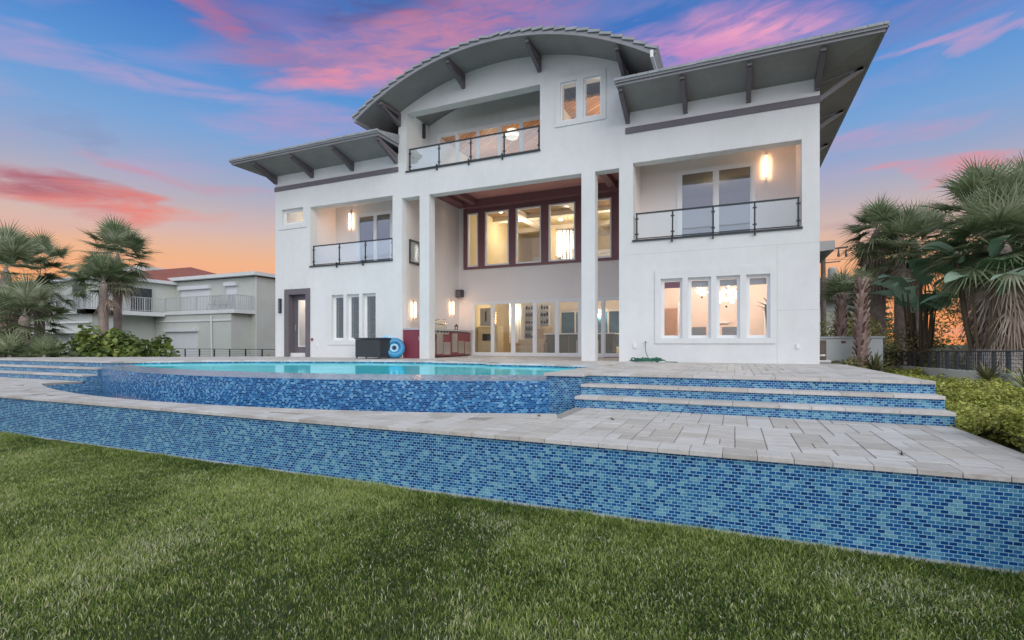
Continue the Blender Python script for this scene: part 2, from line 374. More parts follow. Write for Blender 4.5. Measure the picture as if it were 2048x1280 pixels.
def pave(x0, x1, y0, y1, keep, z, seed, th=0.045, mod=0.15):
    r = random.Random(seed); nx = int((x1-x0)/mod); ny = int((y1-y0)/mod)
    occ = [[False]*ny for _ in range(nx)]; mb = MB()
    sizes = [(3, 2), (2, 3), (2, 2), (1, 2), (2, 1), (2, 4), (2, 3)]
    for j in range(ny):
        for i in range(nx):
            if occ[i][j]: continue
            r.shuffle(sizes); done = False
            for a, b in sizes+[(1, 1)]:
                if i+a > nx or j+b > ny: continue
                if any(occ[i+p][j+q] for p in range(a) for q in range(b)): continue
                if (a, b) == (1, 1) and r.random() < 0.7 and not done:
                    pass
                for p in range(a):
                    for q in range(b): occ[i+p][j+q] = True
                X0, X1, Y0_, Y1 = x0+i*mod, x0+(i+a)*mod, y0+j*mod, y0+(j+b)*mod
                if keep(X0, Y0_, X1, Y1):
                    gp = 0.0035; dz = r.uniform(-0.0015, 0.0015); t = r.random()
                    X0 += gp; X1 -= gp; Y0_ += gp; Y1 -= gp; c = 0.006
                    lo = [(X0,Y0_),(X1,Y0_),(X1,Y1),(X0,Y1)]; hi = [(X0+c,Y0_+c),(X1-c,Y0_+c),(X1-c,Y1-c),(X0+c,Y1-c)]
                    mb.face([(x, y, z+dz) for x, y in hi], tone=t)
                    for k in range(4):
                        a_, b_ = lo[k], lo[(k+1)%4]; c_, d_ = hi[(k+1)%4], hi[k]
                        mb.face([(*a_, z+dz-0.006), (*b_, z+dz-0.006), (*c_, z+dz), (*d_, z+dz)], tone=t)
                break
    return mb

# lower terrace: slab with the curved trough cut out, pavers on top
LX0, LX1, LY0 = -30.0, 2.58, 5.35
lt = thing('lower_terrace', 'lower terrace of pale travertine pavers in front of the infinity edge', 'terrace', (-8, 6, 0))
slab = MB()
pl = [(LX0, LY0+0.02), (LX1, LY0+0.02), (LX1, 8.25), (-2.45, 8.25)] + trough[::-1] + [(-16.75, 8.25), (LX0, 8.25)]
slab.prism(pl, LZ-0.10, LZ-0.012); slab.build('slab', 'grout', lt)
def keepL(a, b, c, d):
    if c > LX1+0.01 or d > 8.32: return False
    return all(y < trough_y(x)-0.06 for x in (a, c) for y in (b, d)) or (c < -16.75) or (a > -2.45)
pave(LX0, LX1, LY0+0.30, 8.32, keepL, LZ, 3).build('pavers', 'travertine', lt)
cp = MB(); r_ = random.Random(5); x = LX0
while x < LX1-0.01:                                   # coping along the front edge
    L = min(0.305, LX1-x); t = r_.random()
    cp.box(x+0.002, LY0-0.035, LZ-0.05, x+L-0.002, LY0+0.298, LZ+r_.uniform(-0.001, 0.002), tone=t); x += L
cp.build('coping', 'travertine', lt, bevel=0.006)
cp2 = MB(); n = len(trough)
for i in range(n-1):                                  # curved coping along the trough
    a, b = trough[i], trough[i+1]; t = r_.random()
    def off(p, d): 
        v = Vector((p[0]+9.6, p[1]-25.05)); v = v*((v.length+d)/v.length); return (v.x-9.6, v.y+25.05)
    e = 0.0015
    a2, b2 = (a[0]+e, a[1]), (b[0]-e, b[1])
    cp2.prism([off(a2, 0.30), off(b2, 0.30), off(b2, -0.03), off(a2, -0.03)], LZ-0.05, LZ+0.004, tone=t)
cp2.build('trough_coping', 'travertine', lt)

rw = thing('retaining_wall', 'long low wall of blue glass mosaic tile rising from the lawn', 'wall', (-8, 5.4, 0))
MB().box(LX0, LY0, -0.1, LX1, LY0+0.25, LZ-0.052).build('tile_face', 'tile', rw)
MB().box(LX1-0.25, LY0+0.25, -0.1, LX1, 8.25, LZ-0.104).build('side_wall', 'stucco', rw)
MB().box(LX0, LY0-0.085, -0.05, LX1, LY0-0.002, 0.028).build('footing_strip', 'concrete', rw)

# trough: tiled channel with still water
tr = MB()
pts = trough[::-1]
tb = [(-16.75, 8.3)]
tr.face([(x, y, 0.30) for x, y in trough]+[(-2.45, 8.9, 0.30), (-16.75, 8.9, 0.30)])
for i in range(len(trough)-1):
    a, b = trough[i], trough[i+1]; tr.face([(*b, 0.30), (*a, 0.30), (*a, LZ-0.05), (*b, LZ-0.05)])
tr.face([(-2.456, 7.0, 0.3), (-2.456, 8.59, 0.3), (-2.456, 8.59, LZ-0.05), (-2.456, 7.0, LZ-0.05)])
tr.face([(-16.742, 9.0, 0.3), (-16.742, 7.0, 0.3), (-16.742, 7.0, LZ-0.05), (-16.742, 9.0, LZ-0.05)])

pool = thing('swimming_pool', 'infinity edge swimming pool with a curved overflow wall of dark blue mosaic', 'pool', (-9, 10, 0))
tr.build('catch_basin', 'tile', pool)
WZ = 1.245; WT = 1.18
wf = MB(); u = 0
for i in range(len(weir)-1):
    a, b = weir[i], weir[i+1]; L = math.dist(a, b)
    wf.face([(*a, 0.30), (*b, 0.30), (*b, WT), (*a, WT)], uv=[(u, 0.3), (u+L, 0.3), (u+L, WT), (u, WT)]); u += L
wf.build('overflow_wall', 'wettile', pool)
wt = MB(); u = 0
for i in range(len(weir)-1):
    a, b = weir[i], weir[i+1]; c, d = weir_in[i+1], weir_in[i]; L = math.dist(a, b)
    wt.face([(*a, WT), (*b, WT), (*c, WZ+0.004), (*d, WZ+0.004)], uv=[(u, 0), (u+L, 0), (u+L, 0.6), (u, 0.6)])
    wt.face([(*d, WZ+0.004), (*c, WZ+0.004), (*c, WZ-0.2), (*d, WZ-0.2)], uv=[(u, 0), (u+L, 0), (u+L, 0.2), (u, 0.2)]); u += L
wt.build('overflow_ledge', 'weirtop', pool)
# pool outline (back edge) and right edge
back = [(-3.05, 8.9), (-3.0, 10.4), (-2.85, 11.9), (-4.6, 12.35), (-6.2, 12.4), (-6.3, 12.8), (-8.2, 12.9), (-8.3, 13.2), (-10.5, 12.8), (-12.5, 12.0), (-13.8, 11.5), (-15.2, 10.6), (-16.1, 9.5), (-16.3, 9.0)]
wat = MB(); outline = weir_in + back[1:]
wat.face([(x, y, WZ) for x, y in outline])
M['water'] = m = bpy.data.materials.new('pool_water'); m.use_nodes = True; b = NB(m.node_tree); m.node_tree.nodes.clear()
t = b.n('ShaderNodeTexCoord'); mp = b.n('ShaderNodeMapping'); mp.inputs['Scale'].default_value = (1, 1, 1); b.l(t.outputs['Object'], mp.inputs[0])
f, _ = b.noise(mp.outputs[0], 2.2, 3, 0.5, 0.4)
bn = b.n('ShaderNodeBump'); bn.inputs['Strength'].default_value = 0.3; bn.inputs['Distance'].default_value = 0.012; b.l(f, bn.inputs['Height'])
gl = b.n('ShaderNodeBsdfGlossy'); gl.inputs[0].default_value = (0.62, 0.92, 1.0, 1); gl.inputs[1].default_value = 0.03; b.l(bn.outputs[0], gl.inputs['Normal'])
f2, _ = b.noise(t.outputs['Object'], 0.5, 3, 0.5)
df = b.n('ShaderNodeBsdfDiffuse'); b.l(b.ramp(f2, [(0.3, lin((50, 210, 228))), (0.7, lin((96, 235, 244)))]), df.inputs[0])
mx = b.n('ShaderNodeMixShader'); mx.inputs[0].default_value = 0.6; b.l(df.outputs[0], mx.inputs[1]); b.l(gl.outputs[0], mx.inputs[2])
o_ = b.n('ShaderNodeOutputMaterial'); b.l(mx.outputs[0], o_.inputs[0])
wo_ = wat.build('pool_water', 'water'); struct(wo_)
tw = MB(); tw.face([(x, y, 0.55) for x, y in trough]+[(-2.45, 8.9, 0.55), (-16.75, 8.9, 0.55)])
M['trwater'] = mat('trough_water', (0.01, 0.07, 0.16), 0.05, 0.2, 3, 0.1, 4)
struct(tw.build('trough_water', 'trwater'))
wl = MB(); cpb = MB(); u = 0; r_ = random.Random(9)
for i in range(len(back)-1):
    a, c = back[i], back[i+1]; L = math.dist(a, c)
    wl.face([(*c, 0.9), (*a, 0.9), (*a, DZ-0.045), (*c, DZ-0.045)], uv=[(u+L, 0), (u, 0), (u, 0.3), (u+L, 0.3)]); u += L
    nrm = Vector((c[1]-a[1], -(c[0]-a[0]))).normalized()      # pointing away from the water
    ns = max(1, round(L/0.42))
    for k in range(ns):
        p = Vector(a).lerp(Vector(c), k/ns+0.002); q = Vector(a).lerp(Vector(c), (k+1)/ns-0.002)
        cpb.prism([tuple(p-nrm*0.03), tuple(q-nrm*0.03), tuple(q+nrm*0.3), tuple(p+nrm*0.3)][::-1], DZ-0.045, DZ+0.005, tone=r_.random())
wl.build('waterline_tile', 'wettile', pool); cpb.build('coping', 'travertine', pool)
# tiled pier where the overflow wall meets the steps
blk = MB().box(-3.10, 8.60, 0.3, -2.45, 9.6, DZ-0.05); blk.build('pier', 'tile', pool)
MB().prism([(-3.14, 8.56), (-2.40, 8.56), (-2.40, 9.3), (-2.75, 9.45), (-3.05, 9.1)], DZ-0.048, DZ+0.006, tone=0.4).build('pier_coping', 'travertine', pool, bevel=0.006)

# steps on both sides of the pool
def steps(name, x0, x1, label, parent_cat):
    st = thing(name, label, parent_cat, ((x0+x1)/2, 8.5, LZ), 'flights of deck steps')
    h = (DZ-LZ)/3; ys = [8.92, 8.56, 8.20]
    for k in range(3):
        zt = DZ-h*k; y = ys[k]
        MB().box(x0, y, LZ-0.45, x1, y+0.36-(0.002 if k else 0), zt-0.047).build('riser', 'tile', st)
        if k > 0:
            cp = MB(); x = x0; rr = random.Random(k+int(x0*7))
            while x < x1-0.01:
                L = min(rr.choice([0.40, 0.61, 0.61]), x1-x)
                if x1-(x+L) < 0.15: L = x1-x
                cp.box(x+0.002, y-0.03, zt-0.045, x+L-0.002, y+0.36-0.003, zt+rr.uniform(0, 0.002), tone=rr.random()); x += L
            cp.build('tread', 'travertine', st, bevel=0.005)
    return st
steps('deck_steps', -2.45, 2.58, 'wide right hand flight of blue tiled steps with stone treads', 'steps')
steps('deck_steps', LX0, -16.75, 'narrow looking flight of blue tiled steps at far left of pool', 'steps')

# upper deck
ud = MB()
def inpool(x, y):
    poly = outline; c = False; j = len(poly)-1
    for i in range(len(poly)):
        xi, yi = poly[i]; xj, yj = poly[j]
        if (yi > y) != (yj > y) and x < (xj-xi)*(y-yi)/(yj-yi)+xi: c = not c
        j = i
    return c
def deckback(x): return 15.04 if x > -17.2 else 15.04+(x+17.2)*0.62
def keepU(a, b, c, d):
    if c > 2.6 or b < 8.9: return False
    if max(deckback(a), deckback(c)) < d-0.2 and a < -17.4: return False
    if -16.9 < a < -2.45 and d > 8 :
        for x in (a, c, (a+c)/2):
            for y in (b, d, (b+d)/2):
                if inpool(x, y): return False
                yy = 22.75-math.sqrt(max(0, 15.7**2-(x+9.85)**2)) if -16.75 < x < -3.05 else 99
                if y < 9.3 and x > -16.75 and x < -3.05: return False
    return True
udt = thing('upper_deck', 'upper deck of pale travertine pavers between the pool and the house', 'deck', (-8, 12, DZ-0.1))
pave(-30, 2.58, 9.22, 15.2, keepU, DZ, 11).build('pavers', 'travertine', udt)
pave(-11.0, -2.9, 15.2, 19.3, lambda *a: True, DZ, 12).build('pavers', 'travertine', udt)
for (x0, x1) in ((-30, -16.75), (-2.45, 2.58)):
    cp = MB(); x = x0; rr = random.Random(int(x0))
    while x < x1-0.01:
        L = min(rr.choice([0.40, 0.61]), x1-x)
        if x1-(x+L) < 0.15: L = x1-x
        cp.box(x+0.002, 8.89, DZ-0.045, x+L-0.002, 9.218, DZ+rr.uniform(0, 0.002), tone=rr.random()); x += L
    cp.build('coping', 'travertine', udt, bevel=0.005)
# sub-slab under the pavers around the pool
sb = MB()
sb.prism([(-2.45, 9.25), (2.56, 9.25), (2.56, 28), (-2.45, 28)], 0, DZ-0.012)
sb.prism([(-17.15, 9.25), (-16.4, 9.3), (-16.1, 9.75), (-15.2, 10.85), (-13.8, 11.8), (-12.5, 12.3), (-10.5, 13.05), (-8.3, 13.45), (-6.0, 13.1), (-4.6, 12.6), (-2.6, 12.2), (-2.45, 12.0), (-2.45, 28), (-17.15, 28)], 0, DZ-0.012)
sb.prism([(-30, 9.25), (-17.15, 9.25), (-17.15, 15.05), (-18, 14.6), (-26, 9.7), (-30, 9.6)], 0, DZ-0.012)
sb.build('slab', 'grout', udt)
# ------------------------------------------------------------ the house
XL, XT0, XT1, XR, YB = -17.13, -11.06, -2.95, 1.99, 28.0
house = thing('white_house', 'large white three storey house with an arched central roof behind the pool', 'house', (-7, 15.05, DZ))
def zsoff(x): return 2.05+math.sqrt(81-(x+7)**2)        # underside of the barrel roof
def gridwall(mb, xs, zs, fill, yf, yb):
    xs = sorted(set(round(v, 4) for v in xs)); zs = sorted(set(round(v, 4) for v in zs))
    nx, nz = len(xs)-1, len(zs)-1
    F = [[fill((xs[i]+xs[i+1])/2, (zs[j]+zs[j+1])/2) for j in range(nz)] for i in range(nx)]
    for i in range(nx):
        for j in range(nz):
            if not F[i][j]: continue
            x0, x1, z0, z1 = xs[i], xs[i+1], zs[j], zs[j+1]
            mb.face([(x0,yf,z0),(x1,yf,z0),(x1,yf,z1),(x0,yf,z1)]); mb.face([(x1,yb,z0),(x0,yb,z0),(x0,yb,z1),(x1,yb,z1)])
            if i == 0 or not F[i-1][j]: mb.face([(x0,yb,z0),(x0,yf,z0),(x0,yf,z1),(x0,yb,z1)])
            if i == nx-1 or not F[i+1][j]: mb.face([(x1,yf,z0),(x1,yb,z0),(x1,yb,z1),(x1,yf,z1)])
            if j == 0 or not F[i][j-1]: mb.face([(x0,yb,z0),(x1,yb,z0),(x1,yf,z0),(x0,yf,z0)])
            if j == nz-1 or not F[i][j+1]: mb.face([(x0,yf,z1),(x1,yf,z1),(x1,yb,z1),(x0,yb,z1)])
def wall(x0, x1, z0, z1, holes, yf, yb, mb=None):
    mb = mb or MB()
    xs = [x0, x1]+[h[0] for h in holes]+[h[1] for h in holes]; zs = [z0, z1]+[h[2] for h in holes]+[h[3] for h in holes]
    gridwall(mb, xs, zs, lambda x, z: not any(h[0] < x < h[1] and h[2] < z < h[3] for h in holes), yf, yb); return mb

H = []          # openings of the front wall: x0 x1 z0 z1
H += [(-15.25, -11.32, 4.87, 7.20), (-10.91, -3.14, 0, 7.05), (-10.72, -5.64, 7.97, 10.10), (-2.73, 1.59, 4.86, 7.14)]
H += [(-16.74, -15.60, 6.62, 7.24)]
H += [(-16.46, -15.39, 0, 3.89)]
W3 = [(-14.15, -13.56), (-13.41, -12.82), (-12.66, -12.05)]; W4 = [(-1.94, -1.35), (-1.20, -0.60), (-0.46, 0.13), (0.29, 0.86)]
H += [(a, b_, 1.97, 3.70) for a, b_ in W3] + [(a, b_, 2.00, 3.70) for a, b_ in W4]
WT2 = [(-4.96, -4.42), (-4.22, -3.67)]; H += [(a, b_, 8.72, 9.93) for a, b_ in WT2]
fw = MB()
xs = [XL, XT0, XT1, XR]+[v for h in H for v in h[:2]]; zs = [DZ-0.05, 8.66, 10.05]+[v for h in H for v in h[2:] if v < 10.05]
# the top balcony's head sits in the arched cap
H[2] = (-10.72, -5.64, 7.97, 10.05)
def ff(x, z):
    if z < DZ-0.06: return False
    if not (XT0 < x < XT1) and z > 8.66: return False
    return not any(h[0] < x < h[1] and h[2] < z < h[3] for h in H)
gridwall(fw, xs, zs, ff, Y0, Y0+0.37)
n = 36
for i in range(n):                                     # arched cap above z 10.05
    a = XT0+(XT1-XT0)*i/n; c = XT0+(XT1-XT0)*(i+1)/n; za, zc = zsoff(a)+0.02, zsoff(c)+0.02
    fw.face([(a,Y0,10.05),(c,Y0,10.05),(c,Y0,zc),(a,Y0,za)]); fw.face([(c,Y0+.37,10.05),(a,Y0+.37,10.05),(a,Y0+.37,za),(c,Y0+.37,zc)])
fw.face([(-10.72,Y0+.37,10.05),(-5.64,Y0+.37,10.05),(-5.64,Y0,10.05),(-10.72,Y0,10.05)])
fw.face([(XT0,Y0+.37,10.05),(XT0,Y0,10.05),(XT0,Y0,zsoff(XT0)),(XT0,Y0+.37,zsoff(XT0))])
fw.face([(XT1,Y0,10.05),(XT1,Y0+.37,10.05),(XT1,Y0+.37,zsoff(XT1)),(XT1,Y0,zsoff(XT1))])
# side and rear walls, tower cheeks
fw.box(XL, Y0+.37, 0, XL+0.3, YB, 8.66); fw.box(XR-0.3, Y0+.37, 0, XR, YB, 8.66); fw.box(XL, YB, 0, XR, YB+0.3, 8.66)
fw.box(XT0, Y0+.37, 7.9, XT0+0.25, YB, 10.1); fw.box(XT1-0.25, Y0+.37, 7.9, XT1, YB, 10.1); fw.box(XT0, YB, 8.66, XT1, YB+.3, 10.1)
fw.build('wall', 'stucco', house)
for a, b_ in ((-10.16, -9.76), (-4.29, -3.87)):
    MB().box(a, Y0, DZ-0.02, b_, Y0+0.36, 7.05).build('column', 'stucco', house)
# hairline joints in the stucco of the right wing
jn = MB(); jn.box(1.02, Y0-0.0015, 1.33, 1.026, Y0+0.01, 4.45); jn.box(1.03, Y0-0.0015, 2.72, 1.98, Y0+0.01, 2.726); jn.box(-2.9, Y0-0.0015, 4.45, 1.98, Y0+.01, 4.456)
M['joint'] = mat('joint_line', (0.40, 0.42, 0.43), 0.8); jn.build('control_joint', 'joint', house)
M['inwall'] = mat('interior_wall', (0.72, 0.66, 0.58), 0.8, 0.03, 1); M['inyellow'] = mat('interior_yellow', (0.64, 0.53, 0.33), 0.8, 0.04, 1)
M['inpink'] = mat('interior_pink', (0.78, 0.66, 0.58), 0.8, 0.03, 1); M['inwhite'] = mat('interior_white', (0.78, 0.77, 0.75), 0.7, 0.02, 1)
M['ingrey'] = mat('interior_grey', (0.42, 0.43, 0.44), 0.8, 0.05, 1); M['woodfloor'] = mat('floor_wood', (0.22, 0.14, 0.08), 0.4, 0.2, 4)

# floors and partition walls that close the rooms
fl = MB()
fl.box(XL+.3, Y0+.37, 4.55, -11.06, YB, 4.855); fl.box(-2.95, Y0+.37, 4.55, XR-.3, YB, 4.85)
fl.box(XL+.3, Y0+.37, 7.5, -11.06, YB, 7.9); fl.box(-2.95, Y0+.37, 7.5, XR-.3, YB, 7.9)
fl.box(XT0+.25, Y0+.37, 7.93, XT1-.25, 19.2, 7.965); fl.box(XT0+.25, 19.2, 8.12, XT1-.25, YB, 8.3)
fl.build('floor_slab', 'stucco_in', house)
class PW:
    def box(s, *a): MB().box(*a).build('inner_wall', 'stucco_in', house)
pw = PW()
pw.box(-11.2, Y0+.37, DZ, -10.93, YB, 7.93)            # left wall of the covered terrace
pw.box(-3.12, Y0+.37, DZ, -2.95, YB, 7.93)
pw.box(-15.4, Y0+.37, 4.855, -15.25, 16.45, 7.5)       # left balcony cheek
pw.box(-11.32, Y0+.37, 4.855, -11.2, 16.45, 7.5)
pw.box(1.59, Y0+.37, 4.85, 1.69, 16.45, 7.5); pw.box(-2.95, Y0+.37, 4.85, -2.74, 16.45, 7.5)
wall(-15.25, -11.32, 4.855, 7.5, [(-14.12, -12.38, 4.9, 7.10)], 16.45, 16.6).build('inner_wall', 'stucco_in', house)
wall(-2.74, 1.59, 4.85, 7.5, [(-1.62, 0.54, 4.9, 7.16)], 16.45, 16.6).build('inner_wall', 'stucco_in', house)
# top balcony: cheeks, rear wall under the barrel ceiling
tp = MB()
tp.box(-10.81, Y0+.37, 7.965, -10.72, 16.5, 10.4); tp.box(-5.64, Y0+.37, 7.965, -5.55, 16.5, 11.0)
TW = [(-10.27, -9.50), (-9.43, -8.63), (-8.57, -7.76), (-7.70, -6.92), (-6.84, -5.97)]
wall(-10.72, -5.64, 7.965, 9.98, [(-10.27, -5.90, 8.05, 9.74)], 16.5, 16.65, tp)
for i in range(20):
    a = -10.72+5.08*i/20; c = -10.72+5.08*(i+1)/20
    tp.face([(a,16.5,9.98),(c,16.5,9.98),(c,16.5,zsoff(c)),(a,16.5,zsoff(a))])
tp.box(-5.55, Y0+.37, 7.965, -5.5, 19, 11)
tp.build('balcony_wall', 'stucco', house)
bc = MB()
for i in range(20):
    a = -10.72+5.08*i/20; c = -10.72+5.08*(i+1)/20
    bc.face([(a,15.42,zsoff(a)-.1),(c,15.42,zsoff(c)-.1),(c,16.5,zsoff(c)-.1),(a,16.5,zsoff(a)-.1)])
bc.build('balcony_ceiling', 'soffit', house, smooth=True)

# covered terrace: rear wall, coffered maroon ceiling
SL = (-10.30, -3.3, DZ, 3.62); UW = (-10.66, -3.3, 5.02, 7.5)
cw = wall(-10.93, -3.12, DZ-0.02, 7.93, [SL, UW], 19.2, 19.4); cw.build('terrace_wall', 'stucco_in', house)
cl = MB(); cl.box(-10.93, 15.42, 7.86, -3.12, 19.2, 7.92); cl.build('terrace_ceiling', 'maroonceil', house)
bm_ = MB()
bm_.box(-10.93, 15.42, 7.68, -10.45, 19.2, 7.858); bm_.box(-3.5, 15.42, 7.68, -3.12, 19.2, 7.858)
bm_.box(-10.45, 15.42, 7.60, -3.5, 15.85, 7.857); bm_.box(-10.45, 18.75, 7.56, -3.5, 19.2, 7.857)
for x in (-9.95, -4.15): bm_.box(x-.13, 15.85, 7.64, x+.13, 18.75, 7.856)
bm_.build('ceiling_beam', 'maroon', house)

def window(x0, x1, z0, z1, y, fwid=0.06, fm='white', gm='winglass', dep=0.07, name='window', sash=0.0, label=None, mull=()):
    mb = wall(x0, x1, z0, z1, [(x0+fwid, x1-fwid, z0+fwid, z1-fwid)], y, y+dep)
    # the frame is the part, its glass the sub-part
    fr = mb.build(name, fm, house, label=label)
    if sash:
        wall(x0+fwid, x1-fwid, z0+fwid, z1-fwid, [(x0+fwid+sash, x1-fwid-sash, z0+fwid+sash, z1-fwid-sash)], y+0.02, y+dep-0.01).build('sash', fm, fr)
    k = fwid+sash
    gp = MB(); gp.box(x0+k-.002, y+dep*0.55, z0+k-.002, x1-k+.002, y+dep*0.55+0.006, z1-k+.002); gp.build('pane', gm, fr)
    return fr
def trim_panel(x0, x1, z0, z1, holes, th=0.03):
    return wall(x0, x1, z0, z1, holes, Y0-th, Y0-0.001).build('window_surround', 'stucco', house)
trim_panel(-14.32, -11.92, 1.80, 3.95, [(a, b_, 1.97, 3.70) for a, b_ in W3])
trim_panel(-2.10, 0.985, 1.85, 3.93, [(a, b_, 2.00, 3.70) for a, b_ in W4])
trim_panel(-5.12, -3.53, 8.58, 10.09, [(a, b_, 8.72, 9.93) for a, b_ in WT2])
trim_panel(-16.9, -15.42, 6.44, 7.4, [(-16.74, -15.60, 6.62, 7.24)])
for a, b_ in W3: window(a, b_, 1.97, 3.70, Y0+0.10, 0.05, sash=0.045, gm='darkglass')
for a, b_ in W4: window(a, b_, 2.00, 3.70, Y0+0.08, 0.05, sash=0.03)
for a, b_ in WT2: window(a, b_, 8.72, 9.93, Y0+0.02, 0.05)
window(-16.74, -15.60, 6.62, 7.24, Y0+0.09, 0.07, sash=0.03)
# ground door on the left
dr = wall(-16.60, -15.25, DZ, 4.02, [(-16.36, -15.47, DZ-0.1, 3.80)], Y0-0.04, Y0+0.30).build('door', 'greytrim', house, label='narrow glazed door in a wide grey frame')
wall(-16.36, -15.47, 1.48, 3.80, [(-16.12, -15.60, 1.72, 3.60)], Y0+0.24, Y0+0.29).build('door_leaf', 'greytrim', dr)
wall(-16.12, -15.60, 1.72, 3.60, [(-16.09, -15.63, 1.75, 3.57)], Y0+0.225, Y0+0.28).build('glazing_bead', 'white', dr)
MB().box(-16.1, Y0+0.255, 1.74, -15.62, Y0+0.262, 3.58).build('pane', 'winglass', dr)
MB().box(-16.36, Y0+0.06, DZ-.01, -15.47, Y0+0.36, 1.47).build('door_step', 'stucco', dr)
hd = MB(); hd.tube([(-16.22, Y0+.24, 2.35), (-16.22, Y0+.19, 2.35), (-16.22, Y0+.19, 2.60), (-16.22, Y0+.24, 2.60)], 0.012); hd.build('handle', 'steel', dr)
# sliding doors of the two balconies
def slider(x0, x1, z0, z1, y, panels, gm, label=None):
    fr = wall(x0, x1, z0, z1, [(a, b_, z0+0.10, z1-0.09) for a, b_ in panels], y, y+0.08).build('sliding_door', 'white', house, label=label)
    for a, b_ in panels:
        wall(a, b_, z0+.10, z1-.09, [(a+.035, b_-.035, z0+.15, z1-.13)], y+.02, y+.06).build('door_leaf', 'white', fr)
        MB().box(a+.03, y+.035, z0+.14, b_-.03, y+.041, z1-.12).build('pane', gm, fr)
    return fr
slider(-14.16, -12.34, 4.86, 7.12, 16.42, [(-14.04, -13.26), (-13.16, -12.45)], 'mirrorglass', 'two panel white sliding door of the left balcony')
slider(-1.64, 0.56, 4.86, 7.18, 16.42, [(-1.52, -0.57), (-0.47, 0.45)], 'mirrorglass', 'two panel white sliding door of the right balcony')
slider(-10.30, -3.3, DZ+.01, 3.62, 19.16, [(-10.20, -9.36), (-9.27, -8.43), (-8.31, -7.47), (-7.37, -6.52), (-6.42, -5.58), (-5.42, -4.66), (-4.56, -3.42)], 'winglass', 'long run of tall white sliding glass doors under the covered terrace')
slider(-10.29, -5.88, 8.03, 9.76, 16.46, TW[:4]+[(-6.84, -5.98)], 'winglass', 'run of white glazed doors of the top balcony')
# maroon window wall
UWN = [(-10.45, -9.95), (-9.62, -8.52), (-8.21, -7.11), (-6.79, -5.69), (-5.40, -4.27)]
wf_ = wall(-10.66, -3.14, 5.02, 7.62, [(a, b_, 5.11, 7.38) for a, b_ in UWN], 19.10, 19.22); mw = wf_.build('window_wall', 'maroon', house)
for a, b_ in UWN:
    fr = wall(a, b_, 5.11, 7.38, [(a+.055, b_-.055, 5.165, 7.325)], 19.075, 19.2).build('window_frame', 'white', mw)
    gp = MB().box(a+.05, 19.15, 5.16, b_-.05, 19.156, 7.33); gp.build('pane', 'winglass', mw)
# grey bands
for a, b_ in ((XL-0.02, XT0-.002), (XT1+.002, XR+.02)):
    MB().box(a, Y0-0.035, 8.015, b_, Y0-.001, 8.19).build('trim_band', 'greytrim', house)

# wing roofs
def wing(x0, x1, open_side, label):
    yf, yb, zt, zb = 13.88, YB+1.1, 9.06, 8.83
    rf = MB(); md = (x0+x1)/2; hw = (x1-x0)/2; rise = hw*0.23
    e = 0.045
    A, Bq, Cc, D = (x0-e, yf-e, zt-.06), (x1+e, yf-e, zt-.06), (x1+e, yb+e, zt-.06), (x0-e, yb+e, zt-.06)
    A2, B2, C2, D2 = [(p[0], p[1], zt) for p in (A, Bq, Cc, D)]
    if open_side == 'R': r0, r1 = (x1+e, yf+hw*2, zt+rise*2), (x1+e, yb-hw*2, zt+rise*2)
    else: r0, r1 = (x0-e, yf+hw*2, zt+rise*2), (x0-e, yb-hw*2, zt+rise*2)
    for a_, b_ in ((A, Bq), (Bq, Cc), (Cc, D), (D, A)): rf.face([a_, b_, (b_[0], b_[1], zt), (a_[0], a_[1], zt)])
    rf.face([A, D, Cc, Bq])
    if open_side == 'R': rf.face([A2, B2, r0]); rf.face([A2, r0, r1, D2]); rf.face([D2, r1, C2]); rf.face([B2, C2, r1, r0])
    else: rf.face([A2, B2, r0]); rf.face([B2, C2, r1, r0]); rf.face([D2, r1, C2]); rf.face([A2, r0, r1, D2])
    R_ = rf.build('wing_roof', 'rooftile', house, label=label)
    tl = MB(); rr = random.Random(3)                     # tile ends along the eaves
    x = x0-e
    while x < x1+e:
        tl.box(x+.004, yf-e-.03, zt-.035+rr.uniform(-.004, .004), min(x+.30, x1+e)-.004, yf+.35, zt+.03); x += .305
    xo = x1 if open_side == 'L' else x0; sg = 1 if open_side == 'L' else -1
    y = yf
    while y < yb:
        tl.box(xo+sg*(e+.03), y+.004, zt-.035+rr.uniform(-.004, .004), xo-sg*.3, y+.30, zt+.028); y += .305
    tl.build('eave_tiles', 'rooftile', R_)
    fa = MB(); fa.box(x0, yf, 8.90, x1, yf+.04, zt-.062)
    fa.box(x0, yf+.04, 8.90, x0+.04, yb, zt-.062); fa.box(x1-.04, yf+.04, 8.90, x1, yb, zt-.062); fa.build('fascia', 'fascia', R_)
    gt = MB(); gt.box(x0-.03, yf-.05, 8.965, x1+.03, yf-.001, zt-.07); gt.build('drip_edge', 'fascia', R_)
    so = MB()                                            # soffit falling slightly to the wall
    so.face([(x0+.04, yf+.04, 8.91), (x1-.04, yf+.04, 8.91), (min(x1-.04, XR if open_side == 'L' else XT0), Y0, 8.64), (max(x0+.04, XL if open_side == 'R' else XT1), Y0, 8.64)][::-1])
    if open_side == 'L': so.face([(x1-.04, yf+.04, 8.91), (x1-.04, yb, 8.91), (XR, yb, 8.64), (XR, Y0, 8.64)][::-1])
    else: so.face([(x0+.04, yf+.04, 8.91), (XL, Y0, 8.64), (XL, yb, 8.64), (x0+.04, yb, 8.91)][::-1])
    so.build('soffit', 'soffit', R_)
wing(-18.20, -11.06, 'R', 'left wing roof'); wing(-2.98, 3.12, 'L', 'right wing roof')
